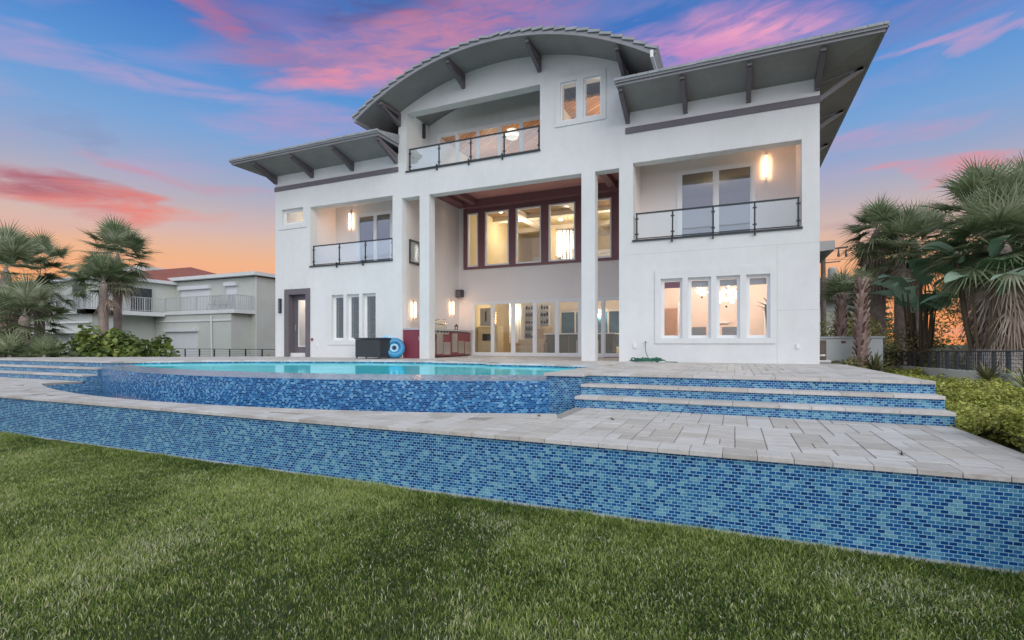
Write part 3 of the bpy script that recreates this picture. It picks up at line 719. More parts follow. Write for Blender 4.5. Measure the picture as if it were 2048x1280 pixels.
def bracket(x, zt0, zt1, zb=8.32, y1=13.98, wd=0.12):
    b = MB(); h = wd/2
    b.box(x-h, Y0-.11, zb, x+h, Y0-.001, zt0)
    b.prism_x([(y1, zt1-.10), (Y0-.11, zt0-.13), (Y0-.11, zt0-.005), (y1, zt1-.005)][::-1], x-h*.98, x+h*.98)
    b.prism_x([(y1+.0, zt1-.14), (y1+.12, zt1-.10), (Y0-.02, zb+.14), (Y0-.11, zb+.02)][::1], x-h*.96, x+h*.96)
    b.build('bracket', 'greytrim', house)
for x in (-17.07, -15.12, -13.13, -11.14): bracket(x, 8.66, 8.89)
for x in (-2.88, -1.27, 0.34, 1.93): bracket(x, 8.66, 8.89)
for x, zb in ((-11.0, 9.62), (-8.38, 10.45), (-5.65, 10.42), (-2.98, 9.62)): bracket(x, zsoff(x)-.02, zsoff(x)-.06, zb, 13.96, 0.11)
# side brackets of the right wing
for y in (15.4, 18.0, 20.8, 23.6):
    sb_ = MB(); sb_.bar((1.99, y, 8.2), (2.98, y, 8.86), .1, .1); sb_.bar((1.99, y, 8.66), (2.98, y, 8.86), .1, .1); sb_.build('bracket', 'fascia', house)

# barrel roof
ra = math.asin(5.14/9.25); yf, yb = 13.86, YB+1
br = MB(); N = 48
def P(rad, th, cz): return (-7.0+rad*math.sin(th), cz+rad*math.cos(th))
for i in range(N):
    t0, t1 = -ra+2*ra*i/N, -ra+2*ra*(i+1)/N
    a, b_ = P(9.19, t0, 1.99), P(9.19, t1, 1.99); c, d_ = P(9.12, t0, 1.99), P(9.12, t1, 1.99)
    br.face([(a[0],yf,a[1]),(b_[0],yf,b_[1]),(b_[0],yb,b_[1]),(a[0],yb,a[1])]); br.face([(c[0],yf,c[1]),(d_[0],yf,d_[1]),(b_[0],yf,b_[1]),(a[0],yf,a[1])])
for s_ in (-1, 1):
    a, c = P(9.19, s_*ra, 1.99), P(9.0, s_*ra, 1.99); q = [(a[0],yf,a[1]),(a[0],yb,a[1]),(c[0],yb,c[1]),(c[0],yf,c[1])]; br.face(q if s_ > 0 else q[::-1])
BR = br.build('barrel_roof', 'rooftile', house)
fs = MB(); so = MB()
for i in range(N):
    t0, t1 = -ra+2*ra*i/N, -ra+2*ra*(i+1)/N
    a, b_ = P(9.13, t0, 1.99), P(9.13, t1, 1.99); c, d_ = P(9.0, t0, 2.03), P(9.0, t1, 2.03)
    y = yf-.02
    fs.face([(c[0],y,c[1]),(d_[0],y,d_[1]),(b_[0],y,b_[1]),(a[0],y,a[1])]); fs.face([(c[0],y+.05,c[1]),(d_[0],y+.05,d_[1]),(d_[0],y,d_[1]),(c[0],y,c[1])])
    fs.face([(a[0],y,a[1]),(b_[0],y,b_[1]),(b_[0],y+.02,b_[1]),(a[0],y+.02,a[1])])
    so.face([(c[0],yb,c[1]+.03),(d_[0],yb,d_[1]+.03),(d_[0],yf,d_[1]+.03),(c[0],yf,c[1]+.03)])
fs.build('fascia', 'fascia', BR); so.build('soffit', 'soffit', BR, smooth=True)
tl = MB(); rr = random.Random(8); nt_ = 31
for i in range(nt_):                                    # lapped tiles along the front edge and courses behind
    t0, t1 = -ra+2*ra*i/nt_, -ra+2*ra*(i+1)/nt_
    for k in range(6 if True else 1):
        ya = yf-.06+k*0.42; ybk = ya+.43
        if (i/nt_) < 0.5: r0, r1 = 9.20, 9.275
        else: r0, r1 = 9.275, 9.20
        jit = rr.uniform(-.006, .006)
        if (i/nt_) < 0.5: r0, r1 = 9.27+jit, 9.205+jit      # lower end sits proud
        else: r0, r1 = 9.205+jit, 9.27+jit
        g_ = .0008
        a, b_ = P(r0, t0+g_, 1.99), P(r1, t1-g_, 1.99); c, d_ = P(r0-.07, t0+g_, 1.99), P(r1-.07, t1-g_, 1.99); tn = rr.random()
        tl.face([(c[0],ya,c[1]),(d_[0],ya,d_[1]),(b_[0],ya,b_[1]),(a[0],ya,a[1])]); tl.face([(a[0],ya,a[1]),(b_[0],ya,b_[1]),(b_[0],ybk,b_[1]),(a[0],ybk,a[1])])
        tl.face([(a[0],ya,a[1]),(a[0],ybk,a[1]),(c[0],ybk,c[1]),(c[0],ya,c[1])]); tl.face([(b_[0],ybk,b_[1]),(b_[0],ya,b_[1]),(d_[0],ya,d_[1]),(d_[0],ybk,d_[1])])
        tl.face([(d_[0],ya,d_[1]),(c[0],ya,c[1]),(c[0],ybk,c[1]),(d_[0],ybk,d_[1])])
tl.build('edge_tiles', 'rooftile', BR)
for s_ in (-1, 1):
    a = P(9.0, s_*ra, 2.0)
    MB().box(a[0]+s_*.02, yf-.035, a[1]-.02, a[0]-s_*.06, yb, a[1]+.17).build('eave_board', 'white' if s_ > 0 else 'fascia', BR)
# lower side roof seen past the right corner
lr = MB(); lr.box(1.99, 20.2, 5.22, 3.12, 27.5, 5.36); lr.prism_x([(20.2, 5.05), (27.5, 5.05), (27.5, 5.22), (20.2, 5.22)], 3.04, 3.12)
lr.face([(1.99, 20.2, 4.95), (3.04, 20.2, 5.2), (3.04, 27.5, 5.2), (1.99, 27.5, 4.95)][::-1]); lr.face([(1.99, 20.2, 4.95), (3.04, 20.2, 5.05), (3.04, 20.2, 5.22), (1.99, 20.2, 5.22)])
M['paleeave'] = mat('pale_eave', (0.42, 0.42, 0.42), 0.7); lr.build('side_roof', 'paleeave', house)

# railings
def railing(x0, x1, zf, posts, y=Y0+0.10, zt=None, label=None):
    zt = zt or zf+0.82
    r0 = thing_part('balcony_railing', house, label)
    MB().box(x0-0.02, Y0-0.045, zf-.035, x1+0.02, Y0+.12, zf+.012).build('base_rail', 'darkmetal', r0)
    MB().box(x0+.06, y-.025, zt-.04, x1-.04, y+.025, zt).build('handrail', 'darkmetal', r0)
    MB().box(x0+.06, y-.012, zf+.055, x1-.04, y+.012, zf+.08).build('lower_rail', 'darkmetal', r0)
    allp = [x0+.09]+list(posts)+[x1-.07]
    for i, x in enumerate(allp):
        p = MB(); p.box(x-.02, y-.02, zf+.012, x+.02, y+.02, zt-.04)
        if 0 < i < len(allp)-1: p.box(x-.018, Y0-.085, zf-.12, x+.018, Y0-.05, zf+.07); p.box(x-.018, Y0-.085, zf-.12, x+.018, Y0-.001, zf-.09); p.box(x-.018, Y0-.085, zf+.02, x+.018, y, zf+.05)
        for zz in (zf+.2, zt-.17): p.box(x-.05, y-.018, zz-.02, x+.05, y+.012, zz+.02)
        p.build('post', 'darkmetal', r0)
    for a, b_ in zip(allp[:-1], allp[1:]):
        MB().box(a+.03, y-.005, zf+.09, b_-.03, y+.005, zt-.05).build('glass_panel', 'railglass', r0)
def thing_part(name, parent, label=None):
    o = bpy.data.objects.new(name, None); C.objects.link(o); o.parent = parent
    if label: o['label'] = label
    return o
railing(-15.25, -11.32, 4.87, (-13.87, -12.62), label='black framed glass railing of the left balcony')
railing(-2.73, 1.59, 4.86, (-1.63, -0.55, 0.49), label='black framed glass railing of the right balcony')
railing(-10.72, -5.64, 7.97, (-9.42, -8.17, -6.93), zt=8.80, label='black framed glass railing of the top balcony')
# short railing on the terrace side wall
sr = thing_part('side_railing', house)
MB().box(-10.92, 15.5, 5.62, -10.87, 16.8, 5.67).build('handrail', 'darkmetal', sr); MB().box(-10.92, 15.5, 4.80, -10.86, 16.8, 4.86).build('base_rail', 'darkmetal', sr)
MB().box(-10.905, 15.5, 4.92, -10.895, 16.8, 5.6).build('glass_panel', 'railglass', sr)
for y in (15.52, 16.16, 16.78): MB().box(-10.915, y-.02, 4.86, -10.875, y+.02, 5.62).build('post', 'darkmetal', sr)
# small wall fittings
for x, z, a_, h in ((-2.67, 1.72, .08, .14), (1.50, 1.72, .07, .12), (-14.9, 1.72, .06, .12)):
    MB().box(x-a_/2, Y0-.03, z, x+a_/2, Y0-.001, z+h).build('outlet_cover', 'white', house)
MB().box(-15.18, Y0-.04, 1.96, -15.10, Y0-.001, 2.06).build('door_bell', 'redpanel', house)
MB().lathe((-10.15, 15.65, 0), [(0.001, 10.27), (.11, 10.27), (.13, 10.31), (.13, 10.42)], 16).build('ceiling_lamp', emit('lamp_disc', (0.9, 0.95, 1.0), 5), house)
# ------------------------------------------------------------ rooms behind the glass
def area(name, loc, size, power, color, rot=(0, 0, 0)):
    l = bpy.data.lights.new(name, 'AREA'); l.energy = power; l.size = size; l.color = color
    o = bpy.data.objects.new(name, l); C.objects.link(o); o.location = loc; o.rotation_euler = rot; return o
def downlights(room, pts, z, power, color=(1, 0.80, 0.56)):
    for x, y in pts:
        l = bpy.data.lights.new('downlight', 'POINT'); l.energy = power; l.color = color; l.shadow_soft_size = 0.04
        o = bpy.data.objects.new('downlight', l); C.objects.link(o); o.location = (x, y, z)
WARM = (1, 0.80, 0.56)
M['glow'] = emit('warm_lamp', (1.0, 0.86, 0.66), 14); M['tubeglow'] = emit('lamp_tube', (1.0, 0.58, 0.32), 32); M['glowsoft'] = emit('soft_lamp', (1.0, 0.9, 0.78), 0.9)
# great room, double height
gr = MB()
gr.box(-10.9, 27.6, DZ, -3.15, 27.8, 6.9); gr.build('room_wall', 'inwhite', house)
MB().box(-10.9, 27.55, 6.9, -3.15, 27.75, 8.1).build('room_wall', 'inyellow', house)
MB().box(-10.92, 19.4, DZ, -10.8, 27.6, 8.1).build('room_wall', 'inyellow', house)
MB().box(-3.25, 19.4, DZ, -3.13, 27.6, 8.1).build('room_wall', 'inwall', house)
MB().box(-10.9, 19.42, DZ-.01, -3.15, 27.6, DZ+.012).build('room_floor', 'woodfloor', house)
rc = MB(); rc.box(-10.9, 19.4, 8.0, -3.15, 27.6, 8.1); rc.build('room_ceiling', 'inyellow', house)
rb = MB()
for x in (-9.2, -6.4): rb.box(x-.2, 19.4, 7.75, x+.2, 27.6, 7.998)
for y in (22.5, 25.2): rb.box(-10.8, y-.2, 7.77, -3.25, y+.2, 7.996)
rb.build('ceiling_beam', 'inwall', house)
MB().box(-9.0, 24.6, DZ, -8.4, 25.1, 7.74).build('interior_column', 'inyellow', house)
MB().box(-8.0, 25.6, DZ, -7.3, 27.5, 7.2).build('interior_column', 'inwhite', house)
dd = MB(); wall(-7.3, -5.9, 4.9, 7.0, [(-7.1, -6.1, 4.9, 6.8)], 27.44, 27.55, dd); dd.box(-7.05, 27.46, 4.9, -6.15, 27.5, 6.78); dd.build('interior_door', 'white', house)
MB().box(-10.78, 21.0, 4.75, -10.2, 27.5, 4.9).build('gallery_edge', 'inwhite', house)
cu = MB()
for i in range(14): cu.box(-9.95+i*.05, 26.9+(i%2)*.04, 4.9, -9.91+i*.05, 27.0+(i%2)*.04, 7.0)
cu.build('curtain', 'inwhite', house)
mb_ = MB()
for x, y in ((-10.0, 21.5), (-8.0, 21.2), (-5.2, 21.3), (-4.1, 23.5), (-7.9, 24.0), (-5.0, 26.3)): mb_.lathe((x, y, 7.97), [(.001, 0), (.09, 0), (.10, .028)], 14)
mb_.build('recessed_light', 'glow', house)
downlights('great', [(-9.6, 22.5), (-7.3, 23.5), (-4.6, 22.5)], 7.2, 85, (1, .84, .64)); downlights('great', [(-9.6, 21.5), (-6.2, 25.0), (-4.2, 22.0)], 3.3, 55, (1, .84, .62))
# ground level partition with niches
wall(-10.8, -3.3, DZ, 4.2, [(-8.3, -6.75, 1.6, 3.55), (-6.6, -4.9, 1.6, 3.55)], 25.0, 25.2).build('room_wall', 'inwall', house)
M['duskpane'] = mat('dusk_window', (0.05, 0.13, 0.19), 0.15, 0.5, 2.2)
wn_ = wall(-8.3, -4.9, 1.6, 3.55, [(-8.2, -7.5, 1.7, 3.45), (-7.42, -6.8, 1.7, 3.45), (-6.55, -5.8, 1.7, 3.45), (-5.72, -5.0, 1.7, 3.45)], 25.02, 25.1).build('interior_window', 'white', house)
MB().box(-8.25, 25.06, 1.65, -4.95, 25.07, 3.5).build('pane', 'duskpane', wn_)
# right ground room
MB().box(-2.93, 20.5, DZ, 1.69, 20.65, 4.55).build('room_wall', 'inpink', house)
MB().box(-2.93, 15.43, DZ-.01, 1.69, 20.5, DZ+.012).build('room_floor', 'woodfloor', house)
MB().box(-2.94, 15.43, DZ, -2.90, 20.5, 4.54).build('room_wall', 'inpink', house); MB().box(1.66, 15.43, DZ, 1.695, 20.5, 4.54).build('room_wall', 'inpink', house)
MB().box(-2.9, 15.43, 4.50, 1.66, 20.5, 4.54).build('room_ceiling', 'inpink', house)
M['tan'] = mat('tan_arch', (0.42, 0.25, 0.15), 0.8, 0.05, 2)
am = MB(); am.prism([(-2.6, 20.3), (-2.0, 20.3), (-2.0, 20.45), (-2.6, 20.45)], DZ, 3.2); am.build('arched_opening', 'tan', house)
pf = MB(); pf.box(-2.0, 20.28, DZ, -1.93, 20.46, 3.4); pf.box(0.95, 20.28, DZ, 1.05, 20.46, 3.3); pf.box(-.9, 20.42, 2.6, -.2, 20.49, 2.68); pf.build('interior_moulding', 'white', house)
for i, (a, b_) in enumerate(W4):
    MB().box(a+.08, Y0+.2, 3.45, b_-.08, Y0+.24, 3.62).build('roller_blind', 'redpanel' if i == 0 else 'ingrey', house)
downlights('dining', [(-1.8, 18.8), (-0.3, 18.8), (1.0, 18.6)], 3.9, 52, (1, .86, .74))
# bedroom right, bedroom left: dim with their own lamps
for x0, x1 in ((-15.2, -11.35), (-2.7, 1.65)):
    MB().box(x0, 20.4, 4.86, x1, 20.5, 7.5).build('room_wall', 'inwall', house); MB().box(x0, 16.6, 7.40, x1, 20.4, 7.49).build('room_ceiling', 'inyellow', house)
downlights('bed', [(-13.2, 18.5), (-0.6, 18.6)], 6.9, 14)
# slit window room and three window room (dark store)
MB().box(-17.1, 16.6, 6.0, -15.42, 16.7, 7.5).build('room_wall', 'inyellow', house); MB().box(-15.47, 15.43, 4.87, -15.41, 16.7, 7.5).build('room_wall', 'inyellow', house)
downlights('slit', [(-16.2, 16.1)], 7.1, 10)
MB().box(-16.9, 17.2, DZ, -15.0, 17.3, 4.5).build('room_wall', 'tan', house); downlights('hall', [(-15.9, 16.3)], 4.0, 60, (1, .82, .66))
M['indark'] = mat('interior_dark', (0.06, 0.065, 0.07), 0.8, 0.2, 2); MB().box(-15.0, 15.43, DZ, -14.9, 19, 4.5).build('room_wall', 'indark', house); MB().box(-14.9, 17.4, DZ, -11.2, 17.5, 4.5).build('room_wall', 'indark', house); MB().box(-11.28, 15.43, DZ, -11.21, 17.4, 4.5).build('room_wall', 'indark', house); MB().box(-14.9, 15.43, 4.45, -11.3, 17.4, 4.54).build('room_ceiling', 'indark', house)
sh = thing('storage_shelf', 'open shelf of jars and green plants inside the room with three slim windows', 'shelf', (-13, 17, DZ))
s1 = MB()
for z in (1.7, 2.2, 2.7, 3.2, 3.7): s1.box(-14.5, 16.7, z, -12.0, 17.0, z+.03)
for x in (-14.5, -13.7, -12.9, -12.05): s1.box(x, 16.7, DZ, x+.04, 17.0, 3.75)
s1.build('shelf_frame', 'ingrey', sh)
M['leafdark'] = mat('pot_leaf', (0.05, 0.09, 0.03), 0.6, 0.3, 8); M['jar'] = mat('jar_mixed', (0.5, 0.3, 0.22), 0.5, 0.6, 6)
rr = random.Random(4); jv = MB(); jl = MB()
for z in (1.73, 2.23, 2.73, 3.23):
    for i in range(13):
        x = -14.4+i*.18+rr.uniform(-.03, .03); h = rr.uniform(.12, .34)
        (jl if rr.random() < .5 else jv).lathe((x, 16.82, z), [(.05, 0), (.07, h*.4), (.05, h*.8), (.03, h)], 8)
jv.build('jars', 'jar', sh); jl.build('pot_plants', 'leafdark', sh)
# top room with plank ceiling
m = M['plank'] = bpy.data.materials.new('plank_ceiling'); m.use_nodes = True; b = NB(m.node_tree); p = m.node_tree.nodes['Principled BSDF']
t = b.n('ShaderNodeTexCoord'); mp = b.n('ShaderNodeMapping'); mp.inputs['Rotation'].default_value = (0, 0, R(38)); b.l(t.outputs['Object'], mp.inputs[0])
brk = b.n('ShaderNodeTexBrick'); b.l(mp.outputs[0], brk.inputs[0]); brk.inputs['Scale'].default_value = 1; brk.inputs['Brick Width'].default_value = 3; brk.inputs['Row Height'].default_value = .16
brk.inputs['Mortar Size'].default_value = .012; brk.inputs['Color1'].default_value = (.42, .20, .08, 1); brk.inputs['Color2'].default_value = (.62, .34, .15, 1); brk.inputs['Mortar'].default_value = (.12, .05, .02, 1)
b.l(brk.outputs['Color'], p.inputs['Base Color'])
MB().box(-10.8, 16.66, 10.12, -3.2, 27, 10.2).build('room_ceiling', 'plank', house)
MB().box(-10.8, 23.0, 8.3, -3.2, 23.1, 10.12).build('room_wall', 'inpink', house)
MB().box(-10.8, 16.66, 7.97, -3.2, 23.0, 7.985).build('room_floor', 'woodfloor', house)
downlights('top', [(-9.4, 19.2), (-6.5, 19.6), (-4.2, 17.4)], 9.0, 55, (1, .80, .62))
pr = MB(); pr.box(-4.9, 16.2, 8.6, -4.75, 16.3, 9.5); pr.box(-4.65, 16.5, 8.6, -4.55, 16.6, 9.6); pr.build('curtain', 'inpink', house)

# chandeliers
M['crystal'] = emit('crystal_glow', (1.0, 0.95, 0.85), 2.0)
def crystal(loc, label):
    c = thing('chandelier', label, 'chandelier', loc); x, y, z = loc
    MB().lathe((x, y, z), [(.22, -.04), (.22, 0)], 20).build('ceiling_plate', 'steel', c)
    st = MB(); dr = MB(); rr = random.Random(2)
    for k in range(30):
        a = k*2.399; rad = .06+.34*math.sqrt((k+.5)/30); lx, ly = x+rad*math.cos(a), y+rad*math.sin(a)
        L = .7+.7*((a % 6.283)/6.283); top = z-1.2
        st.bar((lx, ly, z-.04), (lx, ly, top), .004)
        zz = top
        while zz > top-L: dr.ball((lx, ly, zz), .026, 4); zz -= .10
    st.build('wires', 'steel', c); dr.build('crystal_strands', 'crystal', c)
crystal((-6.85, 21.4, 7.96), 'tall crystal strand chandelier behind the maroon window wall')
def burst(loc, label, rad):
    c = thing('chandelier', label, 'chandelier', loc, 'glass burst chandeliers'); x, y, z = loc; rr = random.Random(int(x*31))
    MB().bar((x, y, 4.5), (x, y, z), .02).build('stem', 'steel', c)
    k = MB()
    for i in range(60):
        u = rr.uniform(-1, 1); a = rr.uniform(0, 6.28); q = math.sqrt(1-u*u); r0 = rad*rr.uniform(.35, 1)
        k.ball((x+q*math.cos(a)*r0, y+q*math.sin(a)*r0, z+u*r0*.8), rad*.11, 4)
    k.build('glass_globes', 'crystal', c)
    MB().ball((x, y, z-rad*.9), .035, 6).build('finial', 'black', c)
burst((-0.98, 17.6, 3.55), 'smaller glass burst chandelier seen in the second slim window', .22); burst((-0.24, 17.0, 3.35), 'bigger glass burst chandelier seen in the third slim window', .40)
c = thing('ring_chandelier', 'chandelier of two glowing rings behind the top balcony', 'chandelier', (-7.72, 17.6, 10.1))
MB().bar((-7.72, 17.6, 10.12), (-7.72, 17.6, 9.9), .02).build('stem', 'steel', c)
for r0, z in ((.20, 9.87), (.27, 9.74), (.22, 9.61)):
    g = MB(); g.lathe((-7.72, 17.6, z), [(.001, 0), (r0-.03, 0), (r0, .02), (r0, .06), (r0-.03, .08), (.001, .08)], 24); g.build('ring', 'glowsoft', c)
# seating and cabinets
def chair(x, y, rz, label, grp, m='ingrey'):
    c = thing('dining_chair', label, 'chair', (x, y, DZ+.01), grp); k = MB()
    s_ = 1 if rz == 0 else -1
    MB().box(x-.23, y-.22, DZ+.42, x+.23, y+.22, DZ+.50).build('seat', m, c)
    MB().box(x-.23, y-.25*s_, DZ+.50, x+.23, y-.19*s_, DZ+1.02).build('backrest', m, c)
    for dx in (-.19, .19):
        for dy in (-.18, .18): MB().box(x+dx-.02, y+dy-.02, DZ+.012, x+dx+.02, y+dy+.02, DZ+.42).build('leg', 'black', c)
chair(-1.02, 16.5, 0, 'dark dining chair behind the second slim window', 'dining chairs'); chair(-0.12, 16.5, 0, 'dark dining chair behind the third slim window', 'dining chairs')
tb_ = thing('dining_table', 'dark dining table behind the four slim windows', 'table', (-.6, 17.4, DZ))
MB().box(-1.7, 16.9, DZ+.72, .6, 17.9, DZ+.77).build('table_top', 'woodfloor', tb_)
for x in (-1.4, .3): MB().box(x-.05, 17.3, DZ+.012, x+.05, 17.5, DZ+.72).build('leg', 'woodfloor', tb_)
pt = thing('potted_plant', 'slim leafy pot plant beside the fourth slim window', 'plant', (1.2, 18.0, DZ))
MB().lathe((0.95, 17.2, DZ+.012), [(.14, 0), (.2, .4), (.2, .45)], 12).build('pot', 'white', pt)
pl_ = MB()
for k in range(9):
    a = k*.7; pl_.tube([(0.95, 17.2, DZ+.4), (0.95+.1*math.cos(a), 17.2+.1*math.sin(a), DZ+1.2+.1*k), (0.95+.35*math.cos(a), 17.2+.35*math.sin(a), DZ+1.3+.1*k)], [.02, .03, .004], 5)
pl_.build('leaves', 'leafdark', pt)
M['olive'] = mat('olive_fabric', (0.10, 0.095, 0.035), 0.8, 0.2, 3); M['tanfab'] = mat('tan_fabric', (0.42, 0.33, 0.2), 0.8, 0.15, 3)
so_ = thing('sofa', 'low tan sofa behind the middle sliding glass doors', 'sofa', (-8, 20.5, DZ))
MB().box(-8.9, 20.3, DZ+.08, -7.6, 21.0, DZ+.40).build('seat', 'tanfab', so_, bevel=.04); MB().box(-8.9, 20.98, DZ+.08, -7.6, 21.2, DZ+.72).build('backrest', 'tanfab', so_, bevel=.04)
for x in (-9.05, -7.6): MB().box(x, 20.3, DZ+.06, x+.16, 21.2, DZ+.55).build('armrest', 'tanfab', so_, bevel=.03)
ac_ = thing('armchair', 'high rounded tan armchair behind the sliding glass doors', 'armchair', (-8.3, 22.9, DZ))
MB().box(-8.9, 22.0, DZ+.1, -7.9, 22.8, DZ+.5).build('seat', 'tanfab', ac_, bevel=.05); k = MB(); k.prism_x([(22.7, DZ+.3), (22.95, DZ+.3), (22.9, DZ+1.3), (22.8, DZ+1.36), (22.7, DZ+1.25)][::-1], -8.85, -7.95); k.build('backrest', 'tanfab', ac_, bevel=.06)
ct = thing('bar_counter', 'olive panelled bar counter with a pale stone top inside the glass doors', 'bar counter', (-6.5, 21, DZ))
MB().box(-7.5, 20.8, DZ+.012, -4.6, 21.5, DZ+.92).build('cabinet', 'olive', ct); MB().box(-7.6, 20.7, DZ+.922, -4.5, 21.6, DZ+.97).build('worktop', 'inwhite', ct)
k = MB()
for x in (-7.1, -6.5, -5.9, -5.3): k.box(x, 20.785, DZ+.15, x+.02, 20.799, DZ+.85)
k.build('panel_moulding', 'tan', ct)
for i, x in enumerate((-6.9, -6.0, -5.1)):
    st_ = thing('bar_stool', ['left', 'middle', 'right'][i]+' one of three dark bar stools at the olive bar counter', 'stool', (x, 20.4, DZ), 'bar stools at the counter')
    MB().lathe((x, 20.35, DZ+.66), [(.001, 0), (.17, 0), (.17, .05), (.001, .06)], 12).build('seat', 'black', st_); MB().lathe((x, 20.35, DZ+.013), [(.16, 0), (.16, .02), (.02, .04), (.02, .65)], 12).build('pedestal', 'steel', st_)
bk = thing('bookcase', 'white niche shelves holding dark ornaments inside', 'shelf', (-9, 22.3, DZ)); k = MB(); j = MB()
for z in (1.75, 2.1, 2.45, 2.8, 3.15, 3.5):
    for x0, x1 in ((-9.55, -9.1), (-8.75, -8.3)):
        k.box(x0, 23.32, z, x1, 23.5, z+.02); rr = random.Random(int(z*100+x0*7))
        for q in range(3): x = x0+.08+q*.14; j.lathe((x, 23.4, z+.02), [(.03, 0), (.06, .08), (.03, rr.uniform(.12, .24))], 7)
for x in (-9.58, -9.1, -8.78, -8.3): k.box(x, 23.3, DZ+.012, x+.03, 23.52, 3.7)
k.build('boards', 'white', bk); j.build('ornaments', 'black', bk)
MB().box(-9.9, 23.55, DZ, -8.0, 23.65, 3.9).build('room_wall', 'inwhite', house)
cb = thing('fireplace_cabinet', 'pale wood cabinet with dark fire box at left of the glass doors', 'cabinet', (-10.2, 20.6, DZ))
MB().box(-10.75, 20.6, DZ+.012, -9.75, 21.2, 2.62).build('body', 'inyellow', cb); MB().box(-10.5, 20.56, 1.98, -9.95, 20.598, 2.28).build('fire_box', 'black', cb)
MB().box(-10.6, 20.55, 2.64, -9.85, 20.60, 3.45).build('screen', 'ingrey', cb); MB().box(-10.35, 20.53, 2.85, -10.28, 20.549, 3.3).build('ornament', 'black', cb)
dw = thing('curtain_panel', 'pale sheer curtain hanging beside the niche shelves', 'curtain', (-9.2, 21.8, DZ)); k = MB()
for i in range(16): k.box(-9.75+i*.04, 21.9+(i%2)*.03, DZ+.012, -9.715+i*.04, 21.96+(i%2)*.03, 3.9)
k.build('cloth', 'inwhite', dw)
# ------------------------------------------------------------ wall lamps, speaker, kitchen, deck objects
def sconce(x, y, z0, z1, face, lit, label, r=.022):
    s_ = thing('wall_lamp', label, 'wall lamp', (x, y, z0), 'tubular wall lamps'); fx, fy = face
    cx, cy = x+fx*.115, y+fy*.115; h = z1-z0
    sx, sy = (-fy, fx)                              # sideways direction
    def bxx(mb, a0, a1, d0, d1, q0, q1):
        X = [x+sx*a0+fx*d0, x+sx*a1+fx*d1]; Y = [y+sy*a0+fy*d0, y+sy*a1+fy*d1]; mb.box(X[0], Y[0], q0, X[1], Y[1], q1)
    if lit:
        k = MB(); bxx(k, -.02, .02, .001, .03, z0, z1); k.build('backplate', 'steel', s_)
        g = MB(); g.lathe((cx, cy, z0+h*.12), [(r, 0), (r, h*.70)], 14); g.build('glow_tube', 'tubeglow', s_)
        k = MB()
        for sgn in (-1, 1): bxx(k, sgn*.06-.006, sgn*.06+.006, .085, .101, z0+h*.16, z0+h*.80)
        k.build('side_bar', 'steel', s_)
        k = MB(); k.lathe((cx, cy, z0+h*.09), [(r+.01, 0), (r+.01, .03)], 12); k.lathe((cx, cy, z0+h*.82), [(r+.01, 0), (r+.01, .03)], 12); bxx(k, -.01, .01, .02, .09, z0+h*.84, z0+h*.86); k.build('end_cap', 'steel', s_)
    else:
        k = MB(); bxx(k, -.05, .05, .001, .10, z0, z1); k.build('housing', 'darkmetal', s_, bevel=.008)
        k = MB(); bxx(k, -.03, .03, .101, .106, z0+.05, z1-.05); k.build('lens', 'darkglass', s_)
sconce(-14.43, 16.45, 6.45, 7.32, (0, -1), True, 'lit tubular wall lamp on the left balcony')
sconce(0.83, 16.45, 6.55, 7.42, (0, -1), True, 'lit tubular wall lamp on the right balcony beside its glass door')
sconce(-10.93, 15.75, 2.72, 3.5, (1, 0), True, 'lit tubular wall lamp seen through the narrow slot left of the terrace')
sconce(-10.93, 18.5, 2.98, 3.72, (1, 0), True, 'lit tubular wall lamp on the terrace side wall above the outdoor kitchen')
sconce(-16.82, Y0, 3.08, 3.66, (0, -1), False, 'unlit dark wall lamp beside the narrow ground floor door')
sconce(-10.72, 16.1, 9.55, 10.08, (1, 0), False, 'unlit dark wall lamp on the side wall of the top balcony')
ws = thing('wall_speaker', 'small dark loudspeaker box mounted high in the terrace corner', 'speaker', (-10.8, 19.0, 3.8))
MB().box(-10.93+.03, 18.85, 3.82, -10.62, 19.08, 4.14).build('cabinet', 'black', ws, bevel=.01); MB().box(-10.88, 18.838, 3.85, -10.66, 18.848, 4.11).build('grille', 'greytrim', ws)
MB().bar((-10.93, 18.97, 3.98), (-10.88, 18.97, 3.98), .04).build('mount', 'steel', ws)
sp = thing('ceiling_spot', 'small glowing lamp seen in the right balcony glass door', 'lamp', (-.5, 17.2, 6.7))
MB().ball((-.53, 17.0, 6.86), .06, 8).build('bulb', 'glow', sp); MB().bar((-.53, 17.0, 7.4), (-.53, 17.0, 6.92), .015).build('stem', 'steel', sp)

kt = thing('outdoor_kitchen', 'dark red outdoor kitchen counter with steel doors along the terrace wall', 'kitchen counter', (-10.6, 17, DZ))
MB().box(-10.92, 15.12, DZ, -10.17, 15.9, 2.33).build('end_cabinet', 'redpanel', kt)
MB().box(-10.92, 15.902, DZ+.05, -10.27, 19.0, 2.32).build('cabinet', 'redpanel', kt)
MB().box(-10.92, 15.10, 2.335, -10.16, 19.05, 2.40).build('worktop', 'ingrey', kt, bevel=.008)
MB().box(-10.24, 15.11, 1.95, -10.22, 15.118, 2.1).build('handle', 'steel', kt)
for y0, y1, z0, z1 in ((15.95, 16.2, 1.45, 1.95), (16.3, 16.75, 1.45, 2.2), (16.78, 17.3, 1.42, 1.9), (17.45, 17.85, 1.5, 2.25), (17.95, 18.4, 1.45, 1.95), (18.5, 18.9, 1.42, 1.92)):
    d_ = MB().box(-10.269, y0, z0, -10.235, y1, z1).build('steel_door', 'steel', kt, bevel=.006); MB().box(-10.234, y0+.05, z1-.10, -10.21, y1-.05, z1-.075).build('handle', 'steel', d_)
gl_ = thing('gas_grill', 'stainless grill with its lid down set in the outdoor kitchen', 'grill', (-10.5, 16.5, 2.3))
